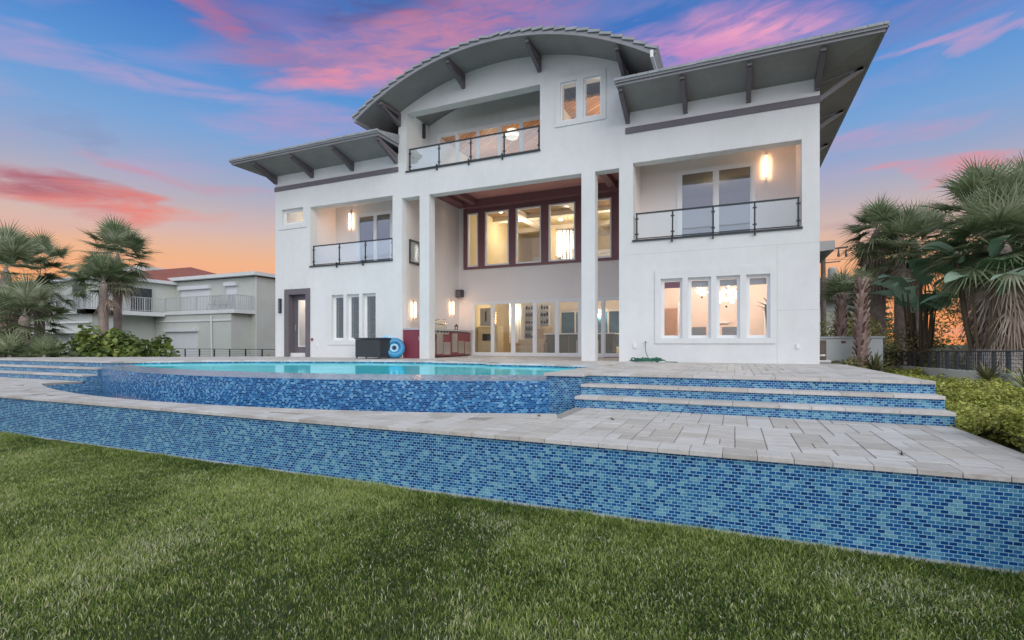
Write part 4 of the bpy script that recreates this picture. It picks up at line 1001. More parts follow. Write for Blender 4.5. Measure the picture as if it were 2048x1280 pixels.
MB().prism_x([(16.15, 2.402), (17.1, 2.402), (17.1, 2.50), (16.98, 2.68), (16.6, 2.78), (16.25, 2.70), (16.15, 2.52)][::-1], -10.85, -10.28).build('lid', 'steel', gl_, bevel=.01)
MB().box(-10.27, 16.15, 2.2, -10.2, 17.1, 2.40).build('control_panel', 'steel', gl_); k = MB()
for q in range(4): k.tube([(-10.2, 16.3+q*.22, 2.3), (-10.15, 16.3+q*.22, 2.3)], .03, 8)
k.build('knob', 'black', gl_); MB().tube([(-10.28, 16.25, 2.6), (-10.2, 16.25, 2.6), (-10.2, 17.0, 2.6), (-10.28, 17.0, 2.6)], .015, 6).build('handle', 'steel', gl_)
fc = thing('bar_faucet', 'curved steel bar faucet on the outdoor kitchen worktop', 'faucet', (-10.6, 17.4, 2.4))
MB().tube([(-10.7, 17.45, 2.4), (-10.7, 17.45, 2.72)]+[(-10.7+.1-.1*math.cos(a*math.pi/8), 17.45, 2.72+.1*math.sin(a*math.pi/8)) for a in range(9)]+[(-10.5, 17.45, 2.64)], .014, 8).build('spout', 'steel', fc)
MB().lathe((-10.7, 17.6, 2.401), [(.02, 0), (.012, .14), (.018, .16)], 8).build('soap_pump', 'steel', fc)
fp = thing('table_lantern', 'small black lantern standing on the outdoor kitchen worktop', 'lantern', (-10.55, 18.3, 2.4)); k = MB()
k.lathe((-10.55, 18.3, 2.401), [(.10, 0), (.10, .03), (.05, .035)], 4)
for a in range(4): k.bar((-10.55+.07*math.cos(a*1.571), 18.3+.07*math.sin(a*1.571), 2.43), (-10.55+.07*math.cos(a*1.571), 18.3+.07*math.sin(a*1.571), 2.56), .015)
k.build('frame', 'black', fp); MB().lathe((-10.55, 18.3, 2.55), [(.12, 0), (.03, .07), (.015, .11)], 4).build('cap', 'black', fp)

# black storage box against the left wing
bx = thing('storage_box', 'black wicker storage box standing by the three slim windows', 'storage box', (-12.2, 14.4, DZ))
MB().box(-12.2, 14.10, DZ+.06, -11.13, 14.68, DZ+.68).build('body', 'black', bx, bevel=.015)
MB().box(-12.23, 14.07, DZ+.685, -11.10, 14.70, DZ+.73).build('lid', 'darkmetal', bx, bevel=.01)
for x in (-12.16, -11.17):
    for y in (14.14, 14.64): MB().box(x-.02, y-.02, DZ+.001, x+.02, y+.02, DZ+.06).build('foot', 'black', bx)
m = M['ringblue'] = mat('ring_blue', (0.03, 0.24, 0.46), 0.3, 0.5, 3)
m = M['ringpale'] = mat('ring_pale', (0.35, 0.60, 0.80), 0.3, 0.2, 3)
def torus(mb, c, R0, r0, axis, n=36, k=12):
    c = Vector(c); ax = Vector(axis).normalized(); u = ax.orthogonal().normalized(); v = ax.cross(u)
    P_ = [[c+(u*math.cos(2*math.pi*i/n)+v*math.sin(2*math.pi*i/n))*(R0+r0*math.cos(2*math.pi*j/k))+ax*r0*math.sin(2*math.pi*j/k) for j in range(k)] for i in range(n)]
    for i in range(n):
        for j in range(k): mb.face([P_[i][j], P_[(i+1)%n][j], P_[(i+1)%n][(j+1)%k], P_[i][(j+1)%k]])
rg = thing('pool_ring', 'blue inflatable pool ring leaning on the wall behind the black box', 'pool float', (-11.4, 14.8, DZ))
k = MB(); torus(k, (-11.05, 14.80, DZ+.37), .25, .12, (.55, -.8, .18)); k.build('tube', 'ringblue', rg, smooth=True)
k = MB(); torus(k, (-11.04, 14.77, DZ+.37), .12, .05, (.55, -.8, .18)); k.build('inner_tube', 'ringpale', rg, smooth=True)
r2 = thing('pool_raft', 'pale blue inflatable raft lying behind the black box', 'pool float', (-12.0, 14.95, DZ))
k = MB(); torus(k, (-11.5, 14.92, DZ+.48), .28, .07, (.1, -1, .1)); k.build('tube', 'ringpale', r2, smooth=True)

# garden hose
M['hose'] = mat('green_hose', (0.02, 0.13, 0.08), 0.45, 0.2, 5)
hs = thing('garden_hose', 'dark green garden hose heaped on the deck below its wall tap', 'hose', (-2.3, 14.9, DZ))
pts = [(-2.36, 15.0, 1.90), (-2.36, 14.93, 1.88), (-2.34, 14.92, 1.6), (-2.25, 14.88, 1.42), (-2.1, 14.8, 1.36)]; rr = random.Random(12)
for k in range(150):
    a = k*.42; pts.append((-2.28+.40*math.cos(a)*(0.6+.5*rr.random())*(1+.25*math.sin(k*.09)), 14.62+.20*math.sin(a)*(0.7+.3*rr.random()), DZ+.02+.10*abs(math.sin(k*.13))*rr.random()+.03*(k/150)))
pts += [(-1.75, 14.55, DZ+.03), (-1.5, 14.5, DZ+.02), (-1.42, 14.5, DZ+.02)]
sm = []
for i in range(len(pts)-1):
    p0 = Vector(pts[max(i-1, 0)]); p1 = Vector(pts[i]); p2 = Vector(pts[i+1]); p3 = Vector(pts[min(i+2, len(pts)-1)])
    for q in range(4):
        t_ = q/4; sm.append(tuple(0.5*((2*p1)+(-p0+p2)*t_+(2*p0-5*p1+4*p2-p3)*t_**2+(-p0+3*p1-3*p2+p3)*t_**3)))
sm = [(x, y, max(z, DZ+.013)) for x, y, z in sm]
k = MB(); k.tube(sm, .011, 6); k.build('hose', 'hose', hs, smooth=True)
MB().tube([(-2.36, 15.05, 1.90), (-2.36, 14.97, 1.90)], .02, 8).build('tap', 'steel', hs)
mt_ = MB().box(-4.5, 18.7, DZ+.003, -3.5, 19.1, DZ+.02).build('door_mat', 'redpanel'); tag(mt_, 'dark red mat in front of the rightmost sliding door', 'mat')
# ------------------------------------------------------------ neighbouring buildings
M['nbwall'] = mat('neighbour_wall', (0.48, 0.505, 0.47), 0.85, 0.08, 0.8, 0.2, 30); M['nbwhite'] = mat('neighbour_trim', (0.62, 0.64, 0.64), 0.7, 0.08, 1.5)
M['nbroof'] = mat('red_roof_tile', (0.26, 0.085, 0.06), 0.8, 0.3, 4, 0.5, 20); M['shutter'] = mat('white_shutter', (0.60, 0.62, 0.64), 0.5, 0.05, 2)
nb = thing('neighbour_house', 'pale two storey flat roofed building with balcony behind the left palms', 'building', (-45, 27, 0))
NY, NX = 27.0, -32.7
k = MB(); k.box(-42.0, NY, 0, NX, 40, 6.85); k.box(-70, 22.0, 0, -42.0, 40, 6.6); k.build('wall', 'nbwall', nb)
k = MB(); k.box(-42.4, NY-.45, 6.92, NX+.35, 40.4, 7.18); k.box(-70, 21.6, 6.62, -41.6, 40, 6.86); k.build('flat_roof', 'nbwhite', nb)
k = MB(); k.face([(-70, 21.7, 6.87), (-41.7, 21.7, 6.87), (-46, 31, 8.9), (-70, 31, 8.9)]); k.face([(-41.7, 21.7, 6.87), (-41.7, 40, 6.87), (-46, 31, 8.9)]); k.build('hip_roof', 'nbroof', nb)
k = MB(); k.box(-42.0, NY-1.7, 4.05, NX-.1, NY-.001, 4.32); k.box(-70, 20.2, 3.95, -40.6, 21.999, 4.25); k.box(-42, 20.2, 3.95, -40.6, NY-1.71, 4.24); k.build('balcony_slab', 'nbwhite', nb)
k = MB(); k.box(-41.9, NY-1.6, 0, NX-.6, NY-.002, 4.04); k.box(-70, 20.6, 0, -41.0, 21.99, 3.94); k.build('lower_wall', 'nbwall', nb)
k = MB(); k.box(-70, 19.7, 2.55, -40.8, 20.59, 2.72); k.box(-70, 20.35, 3.3, -40.9, 20.59, 3.4); k.build('canopy', 'nbwhite', nb)
k = MB(); k.box(-41.9, NY-1.66, 3.5, NX-.55, NY-1.602, 3.62); k.box(NX-.03, NY-.03, 0, NX+.03, NY+.03, 6.9); k.build('string_course', 'nbwhite', nb)
def nrail(x0, y0, x1, y1, z):
    r0 = bpy.data.objects.new('balustrade', None); C.objects.link(r0); r0.parent = nb
    k = MB(); k.bar((x0, y0, z+1.05), (x1, y1, z+1.05), .05); k.bar((x0, y0, z+.08), (x1, y1, z+.08), .04); k.build('rail', 'ingrey', r0)
    L = math.hypot(x1-x0, y1-y0); n = int(L/.16); k = MB()
    for i in range(n+1):
        x = x0+(x1-x0)*i/n; y = y0+(y1-y0)*i/n; wd = .07 if i % 11 == 0 else .034
        k.box(x-wd/2, y-wd/2, z+.02, x+wd/2, y+wd/2, z+1.04)
    k.build('balusters', 'ingrey', r0)
nrail(-40.6, NY-1.65, NX-.25, NY-1.65, 4.32); nrail(-40.65, 20.3, -40.65, NY-1.7, 4.25); nrail(-68, 20.25, -40.7, 20.25, 4.25)
nrail(NX-.25, NY-1.65, NX-.25, NY-.1, 4.32)
for a in ((-41.3, NY-.28, 6.15, -37.6, NY-.001, 6.43), (-35.9, NY-.28, 6.25, -34.6, NY-.001, 6.53), (-40.5, NY-1.85, 2.75, -36.8, NY-1.602, 2.98), (NX+.001, 30.2, 2.9, NX+.25, 32.0, 3.2)): MB().box(*a).build('shutter_box', 'shutter', nb)
for a in ((-41.2, NY-.08, 4.33, -37.7, NY-.001, 6.14), (-35.8, NY-.08, 4.33, -34.7, NY-.001, 6.24), (-40.4, NY-1.66, .2, -36.9, NY-1.602, 2.74), (-52.5, 20.52, .3, -46.5, 20.598, 2.5)): MB().box(*a).build('roller_shutter', 'shutter', nb)
k = MB()
for i in range(26): k.box(NX+.001, 30.3, .8+i*.08, NX+.05, 31.9, .85+i*.08)
k.build('roller_shutter', 'shutter', nb)
dn = wall(-43.6, -42.2, .2, 2.5, [(-43.4, -42.4, 1.35, 2.35), (-43.4, -42.4, .35, 1.2)], 20.50, 20.598).build('door', 'nbwhite', nb)
MB().box(-43.4, 20.56, .35, -42.4, 20.57, 2.35).build('pane', 'darkglass', dn)
MB().box(-41.7, 23.6, 4.3, -41.975, 25.0, 6.1).build('balcony_door', 'black', nb); MB().box(-46.2, 21.93, 4.4, -44.5, 21.998, 6.3).build('balcony_door', 'black', nb)
for x0 in (-50.2, -53.4, -56.5):
    wn = wall(x0, x0+1.7, 4.6, 6.2, [(x0+.08, x0+.8, 4.68, 6.12), (x0+.9, x0+1.62, 4.68, 6.12)], 21.9, 21.998).build('window', 'nbwhite', nb); MB().box(x0+.05, 21.95, 4.65, x0+1.65, 21.96, 6.15).build('pane', 'darkglass', wn)
MB().tube([(NX-2.6, NY-1.7, 3.9), (NX-2.6, NY-1.7, 3.3), (NX-2.5, NY-1.7, .3)], .06, 8).build('downpipe', 'nbwhite', nb)
for x in (-35.0+.9, -35.6+.1):
    rc_ = thing('balcony_chair', ('left hand' if x > -35 else 'right hand')+' slatted chair standing on the neighbour balcony', 'chair', (x-.8, NY-.9, 4.33), 'slatted chairs on the neighbour balcony'); xx = x-.8
    k = MB(); k.box(xx-.3, NY-1.1, 4.75, xx+.3, NY-.6, 4.8); k.build('seat', 'ingrey', rc_)
    k = MB()
    for q in range(6): k.box(xx-.3, NY-.62+q*.03, 4.86+q*.12, xx+.3, NY-.59+q*.03, 4.93+q*.12)
    k.build('backrest', 'ingrey', rc_)
    for dx in (-.28, .28): MB().bar((xx+dx, NY-1.1, 4.33), (xx+dx, NY-1.0, 4.95), .04).build('leg', 'ingrey', rc_); MB().bar((xx+dx, NY-.6, 4.33), (xx+dx, NY-.4, 5.55), .04).build('leg', 'ingrey', rc_)
MB_ = MB(); MB_.box(-63, 30, 6.6, -52, 34, 9.3)
tw_ = MB_.build('roof_penthouse', 'nbwhite'); tag(tw_, 'pale blue grey upper storey block beyond the left palms', 'building')
# planting tubs and lower railing of the neighbour terrace
nrail(-56, 20.0, -41.2, 20.0, .9)
# right side: brown roofed house far back, white service enclosure, pole
rh = thing('brown_roof_house', 'low house with a brown pitched roof beyond the right corner of the white house', 'house', (10, 52, 0))
MB().box(4.5, 50, 0, 9.5, 60, 6.0).build('wall', 'nbwall', rh)
M['brroof'] = mat('brown_roof', (0.10, 0.065, 0.055), 0.8, 0.2, 3)
k = MB(); k.face([(3.6, 48.8, 5.7), (10.6, 48.8, 5.7), (10.6, 55, 8.0), (3.6, 55, 8.0)]); k.face([(3.6, 48.8, 5.7), (3.6, 61, 5.7), (3.6, 55, 8.0)][::-1]); k.face([(10.6, 48.8, 5.7), (10.6, 61, 5.7), (10.6, 55, 8.0)]); k.box(3.6, 48.7, 5.45, 10.6, 48.85, 5.72); k.build('roof', 'brroof', rh)
M['pole'] = mat('weathered_pole', (0.13, 0.10, 0.085), 0.9, 0.3, 6)
up = thing('utility_pole', 'wooden utility pole with a grey transformer beyond the right corner of the white house', 'utility pole', (5.1, 37, 0))
MB().tube([(5.12, 37, 0), (5.07, 37, 8.0)], [.17, .13], 10).build('pole', 'pole', up); k = MB(); k.bar((4.4, 37, 7.7), (6.4, 37, 7.8), .1); k.bar((5.1, 37, 6.9), (6.0, 37, 6.95), .06); k.build('cross_arm', 'pole', up)
MB().lathe((5.55, 37, 5.75), [(.2, 0), (.22, .1), (.22, .75), (.15, .85)], 14).build('transformer', 'ingrey', up)
k = MB()
for x in (4.6, 5.9, 6.3, 6.9, 7.3): k.lathe((x, 37, 7.2+.1*math.sin(x*9)), [(.05, 0), (.08, .1), (.05, .3), (.02, .5)], 8)
k.bar((4.4, 37, 7.6), (8.0, 39, 7.9), .02); k.bar((4.4, 37, 7.1), (8.2, 39, 7.3), .02); k.build('insulators', 'pole', up)
en = thing('service_enclosure', 'white panel enclosure with meter box beside the right corner of the white house', 'enclosure', (2.6, 19, 0))
M['encl'] = mat('enclosure_panel', (0.50, 0.53, 0.53), 0.6, 0.08, 2)
k = MB(); k.box(2.35, 19.0, .3, 4.2, 19.08, 2.03); k.box(2.3, 18.95, 2.031, 4.25, 19.13, 2.07); k.build('panel', 'encl', en)
k = MB(); k.box(2.15, 17.6, 1.35, 2.5, 18.2, 1.95); k.build('meter_box', 'pole', en, bevel=.02)
k = MB(); k.box(2.12, 17.58, 1.30, 2.62, 18.25, 1.35); k.tube([(2.2, 17.0, .4), (2.2, 17.0, 1.5), (2.4, 17.3, 1.5)], .035, 8); k.box(2.16, 17.6, .5, 2.5, 17.9, 1.28); k.build('pipes', 'white', en)
MB().box(3.1, 18.985, 1.86, 3.22, 18.998, 1.93).build('red_tag', 'redpanel', en)

# ------------------------------------------------------------ fences
def fence(pts, z0, h, spacing, cables, name, label, m='darkmetal', pw_=.05):
    f = thing(name, label, 'fence', (*pts[0], z0)); 
    for (xa, ya), (xb, yb_) in zip(pts[:-1], pts[1:]):
        L = math.hypot(xb-xa, yb_-ya); n = max(1, round(L/spacing))
        for i in range(n+1):
            x = xa+(xb-xa)*i/n; y = ya+(yb_-ya)*i/n; MB().box(x-pw_/2, y-pw_/2, z0, x+pw_/2, y+pw_/2, z0+h).build('post', m, f)
        MB().bar((xa, ya, z0+h), (xb, yb_, z0+h), .045, .03).build('top_rail', m, f)
        k = MB()
        for q in range(cables): zz = z0+.08+(h-.12)*q/cables; k.bar((xa, ya, zz), (xb, yb_, zz), .010)
        k.build('cables', m, f)
fence([(-31.5, 18.5), (-19.6, 18.5), (-17.2, 18.5)], .62, .93, 1.25, 9, 'cable_fence', 'low black cable fence beyond the pool deck at left')
fw2 = thing('white_garden_wall', 'low white garden wall under the black fence at right', 'wall', (5.3, 18, 0))
k = MB(); k.prism_x([(11.0, -.1), (26.0, -.1), (26.0, 1.01), (11.0, 1.265)][::-1], 5.22, 5.38); k.build('wall', 'nbwhite', fw2)
fr_ = thing('cable_fence', 'black post and cable fence on the low white garden wall at right', 'fence', (5.3, 18, 1.1))
for i in range(21):
    y = 25.6-.68*i; z = 1.265-.017*(y-11)+.002; MB().box(5.27, y-.035, z, 5.33, y+.035, z+.46).build('post', 'darkmetal', fr_)
def zf(y): return 1.265-.017*(y-11)
MB().bar((5.3, 25.6, zf(25.6)+.475), (5.3, 12.0, zf(12)+.475), .045, .03).build('top_rail', 'darkmetal', fr_)
for q in range(5): MB().bar((5.3, 25.6, zf(25.6)+.06+.08*q), (5.3, 12.0, zf(12)+.06+.08*q), .008).build('cable', 'darkmetal', fr_)
f2 = thing('mesh_fence', 'taller grey wire mesh fence behind the black fence at right', 'fence', (6.0, 15, 0)); k = MB()
for i in range(90): k.box(6.0, 12.5+i*.12, .3, 6.008, 12.508+i*.12, 1.70)
for q in range(14): k.bar((6.0, 12.5, .3+.107*q), (6.0, 23.3, .3+.107*q), .008)
k.build('mesh', 'ingrey', f2)

# ------------------------------------------------------------ vegetation
M['frond'] = mat('palm_frond', (0, 0, 0), 0.55, tone=[(64, 80, 56), (102, 120, 84), (146, 156, 120), (200, 202, 180)], trans=0.35)
M['deadfrond'] = mat('dead_frond', (0, 0, 0), 0.85, tone=[(96, 82, 74), (148, 130, 118), (186, 170, 154), (212, 200, 184)], trans=0.1)
M['bigleaf'] = mat('paddle_leaf', (0, 0, 0), 0.4, tone=[(70, 100, 74), (98, 132, 100), (132, 166, 138), (180, 204, 182)], trans=0.3)
M['trunk'] = mat('palm_trunk', (0.30, 0.24, 0.215), 0.9, 0.35, 5, 0.8, 18)
M['roughtrunk'] = mat('rough_trunk', (0, 0, 0), 0.9, tone=[(90, 68, 64), (130, 104, 98), (160, 138, 130), (184, 164, 154)])
M['leafgrape'] = mat('round_leaf', (0, 0, 0), 0.4, tone=[(46, 62, 34), (74, 94, 44), (116, 134, 62), (178, 186, 104)], trans=0.25)
M['hedge'] = mat('hedge_leaf', (0, 0, 0), 0.5, tone=[(84, 94, 42), (136, 144, 64), (180, 182, 86), (216, 212, 132)], trans=0.25)
M['darkhedge'] = mat('dark_hedge_leaf', (0, 0, 0), 0.6, tone=[(54, 62, 44), (84, 92, 60), (120, 122, 76), (168, 146, 100)], trans=0.2)
M['twig'] = mat('twig', (0.12, 0.09, 0.06), 0.9)

def fan_leaf(V, F, T, base, d, pet, Rb, nseg, tone, droop=0.35, rr=None, spread=115, wmul=1.0):
    rr = rr or random; d = Vector(d).normalized(); b0 = Vector(base)
    side = d.cross(Vector((0, 0, 1)));
    if side.length < .05: side = Vector((1, 0, 0))
    side.normalize(); side = (side+Vector((rr.uniform(-.35, .35), rr.uniform(-.35, .35), rr.uniform(-.35, .35)))).normalized(); side = (side-d*side.dot(d)).normalized(); up = side.cross(d).normalized()
    c = b0+d*pet-Vector((0, 0, pet*.12))
    n = len(V); w_ = .012
    for q in (b0-side*w_, b0+side*w_, c+side*w_*.7, c-side*w_*.7): V.append(tuple(q)); T.append(min(1, tone+.2))
    F.append((n, n+1, n+2, n+3))
    for i in range(nseg):
        a = R(-spread+2*spread*i/(nseg-1)); k = math.cos(a*.5); L = Rb*(0.62+.38*k)*rr.uniform(.86, 1.08)
        ds = (d*math.cos(a)+side*math.sin(a)+up*.18*math.sin(abs(a))).normalized()
        ws = ds.cross(up).normalized(); wd = Rb*.046*wmul
        tt = min(1, max(0, tone+rr.uniform(-.24, .24)))
        ps = []
        for q, wq in ((0.0, .3), (.35, 1.0), (.62, .42), (1.0, .03)):
            p = c+ds*L*q-Vector((0, 0, 1))*(droop*L*q*q*(.6+.7*rr.random()))
            if q == .35: mid = p
            ps.append((p-ws*wd*wq, p+ws*wd*wq))
        n = len(V)
        for l_, r_2 in ps: V.append(tuple(l_)); V.append(tuple(r_2)); T += [tt, min(1, tt+.08)]
        for q in range(3): F.append((n+2*q, n+2*q+1, n+2*q+3, n+2*q+2))
def palm(name, label, x, y, z0, h, tr0, tr1, Rb, nl, dead=8, group=None, rough=False, lean=(0, 0), pet=0.9, seed=1, nseg=30, low=-50, skirt=0, ptone=.45, cat='palm tree'):
    p = thing(name, label, cat, (x, y, z0), group); rr = random.Random(seed); top = Vector((x+lean[0], y+lean[1], z0+h))
    k = MB(); N = 18; pts = []; rad = []
    for i in range(N+1):
        f = i/N; pts.append((x+lean[0]*f*f, y+lean[1]*f*f, z0+h*f)); rad.append((tr0+(tr1-tr0)*f)*(1+.04*math.sin(i*2.3)+rr.uniform(-.03, .03)))
    rad[-1] *= .25; rad[-2] *= .75
    k.tube(pts, rad, 14)
    if rough:
        for i in range(int(h/.09)):
            f = i*.09/h; a = i*2.4
            for q in range(4):
                a2 = a+q*1.571; r0 = tr0+(tr1-tr0)*f; cx = x+lean[0]*f*f; cy = y+lean[1]*f*f; zz = z0+i*.09; ln = rr.uniform(.08, .16)
                k.bar((cx+r0*.8*math.cos(a2), cy+r0*.8*math.sin(a2), zz), (cx+(r0+ln*.6)*math.cos(a2+.2), cy+(r0+ln*.6)*math.sin(a2+.2), zz+ln*1.5), .05, .03, tone=rr.random())
    k.build('trunk', 'roughtrunk' if rough else 'trunk', p, smooth=not rough)
    V, F, T = [], [], []
    for i in range(nl):
        f = (i+.5)/nl; elv = R(85-(85-low)*f**.9); a = i*2.39996+rr.uniform(-.3, .3)
        d = (math.cos(elv)*math.cos(a), math.cos(elv)*math.sin(a), math.sin(elv))
        fan_leaf(V, F, T, top-Vector((0, 0, .25*f)), d, pet*rr.uniform(.8, 1.15), Rb*rr.uniform(.85, 1.1), nseg, ptone+.26*rr.uniform(-1, 1)+(.12 if f < .3 else 0), droop=.10+.30*f, rr=rr, wmul=.78)
    npmesh('crown', V, F, T, 'frond', p)
    if dead:
        V, F, T = [], [], []
        for i in range(dead):
            a = i*2.39996; elv = R(rr.uniform(-88, -45)); d = (math.cos(elv)*math.cos(a), math.cos(elv)*math.sin(a), math.sin(elv))
            fan_leaf(V, F, T, top-Vector((0, 0, .3+skirt*rr.random())), d, pet*.6, Rb*rr.uniform(.6, .95), 16, rr.uniform(.2, .7), droop=.75, rr=rr, spread=80)
        npmesh('dead_fronds', V, F, T, 'deadfrond', p)
    return p
# left side
palm('palm_tree', 'taller palm with a full round crown left of the neighbour balcony', -26.2, 14.2, 0.3, 5.75, .17, .15, .95, 50, 16, seed=3, pet=.95, low=-40, skirt=.4)
palm('palm_tree', 'shorter palm with a small crown in front of the taller round one', -25.0, 13.0, 0.3, 4.3, .19, .16, .85, 34, 4, seed=5, pet=.8, low=-14, skirt=.3)
palm('palm_tree', 'large grey green palm cut by the left edge of the photo', -30.4, 11.9, 0.3, 5.0, .22, .2, 1.2, 44, 26, seed=8, pet=1.4, low=-55, skirt=1.2)
palm('palm_tree', 'low bushy palm with hanging dry fronds under the large left palm', -27.6, 11.4, 0.3, 2.8, .2, .2, 1.1, 34, 44, seed=9, pet=1.0, low=-40, skirt=.9)
palm('palm_tree', 'palm with feathery fronds behind the large left palm', -31.5, 13.6, 0.3, 4.9, .2, .2, 1.0, 30, 16, seed=10, pet=1.7, low=-35)
for i, (x, y, r0, lb) in enumerate(((-26.0, 10.3, .8, 'leftmost spiky fan palm shrub at the edge of the upper deck'), (-24.9, 10.9, .6, 'second spiky fan palm shrub at the edge of the upper deck'), (-28.0, 10.6, .9, 'dull spiky fan palm shrub under the large left palm'))):
    palm('fan_palm_shrub', lb, x, y, .5, .9, .08, .08, r0, 26, 5, seed=20+i, pet=.5, low=-20, nseg=20, cat='shrub')
def leafcloud(centers, radii, n, size, seed, flat=.5, round_=False, squash=1.0):
    g = np.random.default_rng(seed); w_ = np.array([r**2 for r in radii]); idx = g.choice(len(centers), n, p=w_/w_.sum())
    c = np.array(centers)[idx]; rad = np.array(radii)[idx][:, None]
    u = g.normal(size=(n, 3)); u /= np.linalg.norm(u, axis=1)[:, None]; rr_ = (g.random((n, 1))**.33)*rad
    P_ = c+u*rr_*np.array([1, 1, squash]); nrm = u*(1-flat)+g.normal(size=(n, 3))*.45+np.array([0, -.0, flat]); nrm /= np.linalg.norm(nrm, axis=1)[:, None]
    a = np.cross(nrm, g.normal(size=(n, 3))); a /= np.linalg.norm(a, axis=1)[:, None]; b_ = np.cross(nrm, a)
    s_ = (size*g.uniform(.6, 1.25, (n, 1)))
    if round_:
        ang = [k*math.pi/3 for k in range(6)]; V = np.stack([P_+a*s_*math.cos(t_)+b_*s_*math.sin(t_)*.92+nrm*s_*.12*((-1)**k_) for k_, t_ in enumerate(ang)], 1).reshape(-1, 3)
        base = np.arange(n)[:, None]*6; F = np.concatenate([base+np.array([0, 1, 2, 3]), base+np.array([0, 3, 4, 5])], 0); rep = 6
    else:
        V = np.stack([P_-a*s_, P_+b_*s_*.42+nrm*s_*.15, P_+a*s_, P_-b_*s_*.42+nrm*s_*.15], 1).reshape(-1, 3); F = np.arange(n)[:, None]*4+np.array([0, 1, 2, 3]); rep = 4
    cl = g.random(len(centers))[idx]*.35
    t_ = np.clip(.12+cl+g.random(n)*.5, 0, 1); return V, F, np.repeat(t_, rep)
def twigs(mb, base, centers, rr, w0=.02):
    for c_ in centers:
        m_ = Vector(base).lerp(Vector(c_), .5)+Vector((rr.uniform(-.1, .1), rr.uniform(-.1, .1), .1)); mb.tube([base, tuple(m_), tuple(c_)], [w0, w0*.7, w0*.3], 5)
def bush(name, label, x, y, z0, wx, wy, h, n, size, m, seed, nc=16, round_=False, cat='bush'):
    bsh = thing(name, label, cat, (x, y, z0)); rr = random.Random(seed); cs = []; rs = []
    for i in range(nc):
        a = rr.uniform(0, 6.28); q = math.sqrt(rr.random()); r0 = rr.uniform(.18, .38)*min(wx, h)*.8
        zt = h*(1-.55*q*q)*rr.uniform(.35, 1); cs.append((x+wx/2*q*math.cos(a), y+wy/2*q*math.sin(a), z0+max(r0*.5, zt-r0*.4))); rs.append(r0)
    V, F, T = leafcloud(cs, rs, n, size, seed, .5, round_); npmesh('foliage', V, F, T, m, bsh)
    k = MB(); twigs(k, (x, y, z0), cs, rr, .025); k.build('branches', 'twig', bsh)
bush('sea_grape_bush', 'dark round leaved bush at the foot of the two left palms', -24.2, 12.6, .4, 3.6, 2.2, 2.25, 2400, .11, 'leafgrape', 31, 26, True)
bush('sea_grape_bush', 'right hand round leaved bush reaching over the black cable fence', -22.6, 13.4, .4, 2.4, 2.0, 1.95, 1500, .10, 'leafgrape', 32, 18, True)
bush('sea_grape_bush', 'shaded round leaved bush under the large left palm', -26.6, 11.6, .4, 3.0, 2, 1.7, 1500, .11, 'leafgrape', 33, 18, True)
bush('dark_shrub', 'dark dense shrub at the far left behind the fan palms', -30.5, 11.6, .3, 4, 2, 2.5, 3000, .07, 'darkhedge', 34, 20)
def spiky(name, label, x, y, z0, n, L, m, seed, w_=.03, cat='plant'):
    p = thing(name, label, cat, (x, y, z0)); rr = random.Random(seed); V, F, T = [], [], []
    for i in range(n):
        a = rr.uniform(0, 6.28); e = rr.uniform(.5, 1.45); l_ = L*rr.uniform(.6, 1.1); d = Vector((math.cos(e)*math.cos(a), math.cos(e)*math.sin(a), math.sin(e))); s_ = d.cross(Vector((0, 0, 1))).normalized(); tt = rr.random(); nn = len(V)
        for q, wq in ((0, .6), (.4, 1), (.75, .7), (1, .05)):
            c_ = Vector((x, y, z0))+d*l_*q-Vector((0, 0, .35*l_*q*q)); V += [tuple(c_-s_*w_*wq), tuple(c_+s_*w_*wq)]; T += [tt, tt]
        for q in range(3): F.append((nn+2*q, nn+2*q+1, nn+2*q+3, nn+2*q+2))
    npmesh('leaves', V, F, T, m, p); return p
spiky('agave_plant', 'spiky plant beyond the cable fence left of the white house', -20.6, 17.6, .9, 40, .75, 'darkhedge', 41)
spiky('agave_plant', 'small spiky plant at the left corner of the white house', -17.9, 17.8, .9, 22, .5, 'darkhedge', 42)

# right side: ground cover bed, palms, paddle leaved plants
bd = MB(); nxg, nyg = 12, 44
def bedz(x, y): return 1.00+.10*math.sin(x*1.7+y*.6)+.06*math.sin(x*4.1-y*2.3)+.05*math.sin(y*3.7)-max(0, x-8.5)*.18-max(0, 7-y)*.07-.012*max(0, y-12)
for i in range(nxg):
    for j in range(nyg):
        x0, x1 = 2.62+2.6*i/nxg, 2.62+2.6*(i+1)/nxg; y0, y1 = 3.5+24*j/nyg, 3.5+24*(j+1)/nyg
        bd.face([(x0, y0, bedz(x0, y0)-.22), (x1, y0, bedz(x1, y0)-.22), (x1, y1, bedz(x1, y1)-.22), (x0, y1, bedz(x0, y1)-.22)])
M['bedsoil'] = mat('bed_soil', (0.07, 0.08, 0.03), 0.95, 0.4, 8, 0.6, 40); struct(bd.build('planting_bed', 'bedsoil'))
g = np.random.default_rng(55); cs = []; rs = []
while len(cs) < 1500:
    near_ = len(cs) < 900
    x = g.uniform(2.6, 5.15) if g.random() < .8 else g.uniform(2.6, 2.9); y = g.uniform(3.7, 12.5) if near_ else g.uniform(11, 27); r0 = g.uniform(.13, .24) if near_ else g.uniform(.2, .34)
    r0 = min(r0, .10+max(0, x-2.6)*.6)
    if x < 2.56+r0*.6: continue
    cs.append((x, y, bedz(x, y)-r0*.75+g.uniform(-.05, .07))); rs.append(r0)
V, F, T = leafcloud(cs[:900], rs[:900], 170000, .033, 56, .6, squash=.8); V2, F2, T2 = leafcloud(cs[900:], rs[900:], 50000, .06, 57, .6, squash=.8)
F = np.concatenate([F, F2+len(V)]); V = np.concatenate([V, V2]); T = np.concatenate([T, T2])
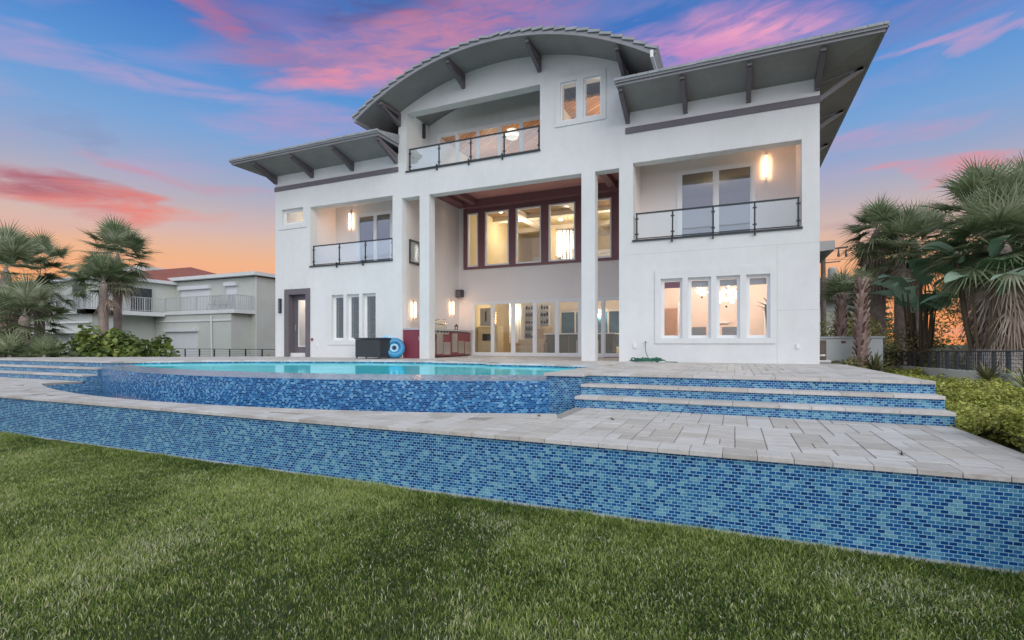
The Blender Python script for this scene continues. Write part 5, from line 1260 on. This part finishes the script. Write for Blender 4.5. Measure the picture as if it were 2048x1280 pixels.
gc = npmesh('ground_cover', V, F, T, 'hedge'); gc['kind'] = 'stuff'; gc['label'] = 'yellow green leafy ground cover beside the right end of the steps'; gc['category'] = 'ground cover'
# stems poking through
stm = MB(); rr = random.Random(60)
for i in range(160):
    x, y = rr.uniform(2.75, 5.1), rr.uniform(4.5, 13); z = bedz(x, y); stm.tube([(x, y, z-.25), (x+rr.uniform(-.12, .12), y+rr.uniform(-.12, .12), z+rr.uniform(-.02, .05))], .006, 4)
sg_ = stm.build('ground_cover_stems', 'twig'); sg_['kind'] = 'stuff'; sg_['label'] = 'bare twigs in the ground cover bed'; sg_['category'] = 'twigs'

palm('palm_tree', 'stout tall palm nearest the right side of the white house', 5.75, 27.0, .6, 6.3, .34, .30, 1.05, 36, 40, seed=61, pet=.85, low=-40, skirt=1.8, nseg=26)
palm('palm_tree', 'middle palm with a fresh green crown right of the stout tall palm', 7.1, 27.0, .6, 5.7, .26, .22, 1.15, 36, 10, seed=62, pet=1.05, low=-45, nseg=26, ptone=.6)
palm('palm_tree', 'slender palm trunk standing beside the middle right palm', 6.4, 26.2, .6, 5.2, .24, .20, 1.0, 28, 12, seed=63, pet=1.0, low=-30, nseg=24)
palm('palm_tree', 'tall palm with the highest crown at the right edge', 7.35, 20.4, .6, 5.2, .26, .22, 1.15, 42, 26, seed=64, pet=1.25, low=-45, skirt=1.6, nseg=28)
palm('palm_tree', 'right edge palm wrapped in a hanging skirt of dry fronds', 6.75, 18.2, .6, 4.1, .26, .20, 1.1, 54, 90, seed=65, pet=1.0, low=-40, skirt=3.0)
palm('palm_tree', 'rear palm filling the gap behind the skirted palm', 9.4, 24.0, .6, 6.0, .24, .22, 1.25, 48, 30, seed=66, pet=1.2, low=-60, skirt=1.5)
palm('palm_tree', 'brown topped palm leaning at the right edge', 8.6, 21.0, .6, 4.0, .24, .22, 1.1, 34, 60, seed=67, pet=1.0, low=-60, skirt=2.0)
palm('small_palm', 'small palm with a rough booted trunk left of the bare one', 3.35, 20.5, .6, 2.95, .16, .12, .75, 22, 2, rough=True, seed=71, pet=.5, low=10, nseg=20)
pb = palm('small_palm', 'rough booted palm trunk with almost no leaves', 3.55, 18.5, .6, 3.25, .19, .10, .4, 5, 1, rough=True, seed=72, pet=.3, low=20, nseg=14)
def paddle(name, label, x, y, z0, hs, n, L, seed, group=None):
    p = thing(name, label, 'plant', (x, y, z0), group); rr = random.Random(seed); k = MB(); V, F, T = [], [], []
    for i in range(n):
        a = rr.uniform(0, 6.28); e = R(rr.uniform(25, 82)); hh = hs*rr.uniform(.65, 1.05); top = Vector((x+.5*hh*.35*math.cos(a), y+.5*hh*.35*math.sin(a), z0+hh))
        k.tube([(x+.1*math.cos(a), y+.1*math.sin(a), z0), tuple((Vector((x, y, z0))+top)/2+Vector((.1*math.cos(a), .1*math.sin(a), 0))), tuple(top)], [.05, .04, .022], 6)
        d = Vector((math.cos(e)*math.cos(a), math.cos(e)*math.sin(a), math.sin(e))); s_ = d.cross(Vector((0, 0, 1))).normalized(); u_ = s_.cross(d); Ls = L*rr.uniform(.75, 1.2); W_ = Ls*.21; tt = rr.random(); NQ = 12; nn = len(V); tw2 = rr.uniform(-.6, .6)
        s2 = s_*math.cos(tw2)+u_*math.sin(tw2); u2 = s2.cross(d)
        for q in range(NQ+1):
            f = q/NQ; wd = W_*math.sin(math.pi*min(1, .06+f*.94))**.6; c_ = top+d*Ls*f-Vector((0, 0, .55*Ls*f*f)); sag = .25*wd
            for sx in (-1, 0, 1): V.append(tuple(c_+s2*wd*sx*(1+.16*rr.uniform(-1, 1))+u2*(abs(sx)*sag))); T.append(min(1, max(0, tt+.1*(1-abs(sx)))))
        for q in range(NQ):
            for c2 in range(2):
                if rr.random() < .07: continue
                F.append((nn+3*q+c2, nn+3*q+c2+1, nn+3*(q+1)+c2+1, nn+3*(q+1)+c2))
    k.build('stalks', 'twig', p, smooth=True); npmesh('leaves', V, F, T, 'bigleaf', p, smooth=True)
paddle('bird_of_paradise', 'giant paddle leaved plant in front of the middle right palm', 5.85, 21.6, .6, 3.4, 15, 1.7, 81)
paddle('bird_of_paradise', 'giant paddle leaved plant high in front of the highest crown at right', 6.3, 18.0, .6, 3.6, 15, 1.5, 82)
paddle('bird_of_paradise', 'giant paddle leaved plant at the right edge of the photo', 7.0, 16.2, .6, 3.0, 11, 1.05, 83)
bush('dark_shrub', 'dark leafy shrub under the middle right palms', 6.2, 21.5, .6, 3.2, 2.2, 1.9, 3600, .06, 'darkhedge', 91, 22)
bush('dark_shrub', 'dark leafy shrub behind the skirted palm', 9.2, 22.5, .6, 3.4, 2.4, 2.6, 3600, .06, 'darkhedge', 92, 22)
bush('dark_shrub', 'low dark shrub beside the white enclosure', 2.75, 16.6, .9, .9, 1.5, .62, 1300, .05, 'darkhedge', 93, 14)
bush('yellow_shrub', 'yellow green shrub between the small palms', 4.4, 25.5, .6, 2.8, 2.0, 3.1, 3400, .07, 'hedge', 94, 20)
spiky('cycad', 'dark arching cycad where the deck meets the planting bed', 3.55, 17.0, 1.0, 90, 1.05, 'darkhedge', 95, .02)
spiky('cycad', 'dark arching cycad in front of the black fence at right', 4.95, 14.0, 1.0, 70, .75, 'darkhedge', 96, .018)
spiky('yucca', 'bright narrow leaved plant at the right edge above the ground cover', 5.0, 12.6, 1.0, 46, .8, 'hedge', 97, .014)
# tall hedge far behind, norfolk pine
hg = thing('tall_hedge', 'tall dark hedge filling the gaps behind the right palms', 'hedge', (14, 40, 0)); cs = []; rs = []; rr = random.Random(99)
for i in range(110): x = rr.uniform(8.0, 26); cs.append((x, 42+rr.uniform(-1.5, 1.5), rr.uniform(.6, 5.6 if x > 10.5 else 4.4))); rs.append(rr.uniform(.5, 1.0))
V, F, T = leafcloud(cs, rs, 15000, .12, 98); npmesh('foliage', V, F, T, 'darkhedge', hg)
npn = thing('norfolk_pine', 'layered norfolk pine behind the rough booted palm trunk', 'tree', (8.0, 40, 0)); MB().tube([(8.0, 40, 0), (8.0, 40, 8.0)], [.14, .02], 8).build('trunk', 'trunk', npn); V, F, T = [], [], []
rr = random.Random(5)
for t_ in range(17):
    z = 1.6+t_*.38; rad = 1.5*(1-t_/18)+.1
    for q in range(9):
        a = q*.698+t_*.35; d = Vector((math.cos(a), math.sin(a), .12))
        for s_ in range(9):
            f = (s_+1)/9; c_ = Vector((8.0, 40, z))+d*rad*f+Vector((0, 0, -.18*f+.3*f*f)); nn = len(V); sd_ = d.cross(Vector((0, 0, 1))).normalized()*.20; t2 = rr.random()
            for v_ in (c_-sd_-Vector((0, 0, .05)), c_+d*.16, c_+sd_-Vector((0, 0, .05)), c_+Vector((0, 0, .16))): V.append(tuple(v_)); T.append(t2*.6)
            F.append((nn, nn+1, nn+2, nn+3))
npmesh('crown', V, F, T, 'darkhedge', npn)

# ------------------------------------------------------------ lawn
g = np.random.default_rng(101)
def fbm(x, y, s, seed):
    q = np.random.default_rng(seed); out = np.zeros_like(x)
    for o_ in range(5):
        for _ in range(3):
            a = q.uniform(0, 6.28); fr = s*(1.9**o_)*q.uniform(.8, 1.2); ph = q.uniform(0, 6.28); out += np.sin((x*np.cos(a)+y*np.sin(a))*fr+ph)/(1.7**o_)
    return out/4.2
def blades(n, ymin, ymax, wid, hgt, seed):
    g = np.random.default_rng(seed)
    # keep points inside the field of view, with a margin
    m_ = int(n*1.9); y = g.uniform(ymin, ymax, m_); x = g.uniform(-16, 3.2, m_)
    cxp = x*cs_+y*sn_; dep = -x*sn_+y*cs_; u = cxp/dep; keep = (dep > 1.2) & (np.abs(u) < 1.12) & (y < 5.275) & (1.85/np.maximum(dep, .1) < .72)
    x, y = x[keep][:n], y[keep][:n]; n = len(x)
    pt_ = fbm(x, y, 1.3, 1); pt2 = fbm(x, y, 3.4, 2)
    lenf = 1+.30*pt2+.22*pt_
    h = hgt*g.uniform(.55, 1.25, n)*np.clip(lenf, .5, 1.5); a = g.uniform(0, 6.283, n); lean = g.uniform(.1, .95, n)*h; wd = wid*g.uniform(.7, 1.3, n)
    fx, fy = np.cos(a), np.sin(a); sx, sy = -fy, fx; b0 = g.uniform(0, 6.283, n); sx, sy = np.cos(b0), np.sin(b0)
    base = np.stack([x, y, np.zeros(n)], 1); F_ = np.stack([fx, fy, np.zeros(n)], 1); S = np.stack([sx, sy, np.zeros(n)], 1); Z = np.array([0, 0, 1.])
    p0 = base; p1 = base+F_*(lean*.3)[:, None]+Z*(h*.62)[:, None]; p2 = base+F_*lean[:, None]+Z*(h*.95)[:, None]
    W_ = wd[:, None]*S
    V = np.stack([p0-W_, p0+W_, p1+W_*.9, p1-W_*.9, p2], 1).reshape(-1, 3)
    i0 = np.arange(n)*5
    Q = np.stack([i0, i0+1, i0+2, i0+3], 1); T3 = np.stack([i0+3, i0+2, i0+4], 1)
    dry = np.clip((fbm(x, y, 1.9, 7)-.28)*1.6, 0, 1)*.55; isdry = (g.random(n) < .06+dry*.5)
    tone = np.where(isdry, g.uniform(.72, 1.0, n), np.clip(.30+.20*pt_+.12*pt2+.10*fbm(x, y, 14., 31)+g.normal(0, .20, n), 0, .66))
    near = np.clip((y-4.55)/.6, 0, 1); tone = np.where(isdry & (g.random(n) < near), .2, tone)
    tt = np.repeat(tone, 5).reshape(-1, 5); 
    return V, Q, T3, tt.reshape(-1)
sn_, cs_ = math.sin(R(23.7)), math.cos(R(23.7))
Vs, Qs, Ts, Tn = [], [], [], []; offv = 0
for n_, a_, b_, w_, h_, s_ in ((150000, 1.0, 3.2, .0028, .040, 1), (235000, 3.2, 5.27, .0034, .042, 2), (30000, 5.0, 5.275, .0034, .072, 3), (7000, 1.2, 5.1, .0028, .065, 4)):
    V, Q, T3, tt = blades(n_, a_, b_, w_, h_, s_); Vs.append(V); Qs.append(Q+offv); Ts.append(T3+offv); Tn.append(tt); offv += len(V)
V = np.concatenate(Vs).astype(np.float32); Q = np.concatenate(Qs).astype(np.int32); T3 = np.concatenate(Ts).astype(np.int32); tt = np.concatenate(Tn).astype(np.float32)
M['grass'] = mat('grass_blade', (0, 0, 0), 0.5, spec=.3, tone=[(56, 74, 32), (86, 110, 48), (122, 144, 68), (164, 176, 96), (188, 196, 130), (204, 202, 166), (222, 216, 196)], trans=0.3)
me = bpy.data.meshes.new('grass'); me.vertices.add(len(V)); me.vertices.foreach_set('co', V.ravel())
li = np.concatenate([Q.ravel(), T3.ravel()]); me.loops.add(len(li)); me.loops.foreach_set('vertex_index', li)
ls = np.concatenate([np.arange(len(Q))*4, len(Q)*4+np.arange(len(T3))*3]).astype(np.int32); me.polygons.add(len(ls)); me.polygons.foreach_set('loop_start', ls)
me.update(calc_edges=True); at = me.attributes.new('tone', 'FLOAT', 'POINT'); at.data.foreach_set('value', tt); me.materials.append(M['grass'])
go = bpy.data.objects.new('grass', me); C.objects.link(go); go['kind'] = 'stuff'; go['label'] = 'green lawn with pale dry patches in front of the blue tiled wall'; go['category'] = 'grass'
# weeds sprouting between the pavers
for i, (x, y, lb) in enumerate(((-1.55, 7.0, 'tiny weed between pavers left of the steps'), (1.45, 5.9, 'tiny weed between pavers near the right corner of the terrace'), (-2.6, 6.9, 'tiny weed beside the pier of the pool'))):
    spiky('weed', lb, x, y, LZ, 14, .07, 'darkhedge', 110+i, .006, cat='weed')
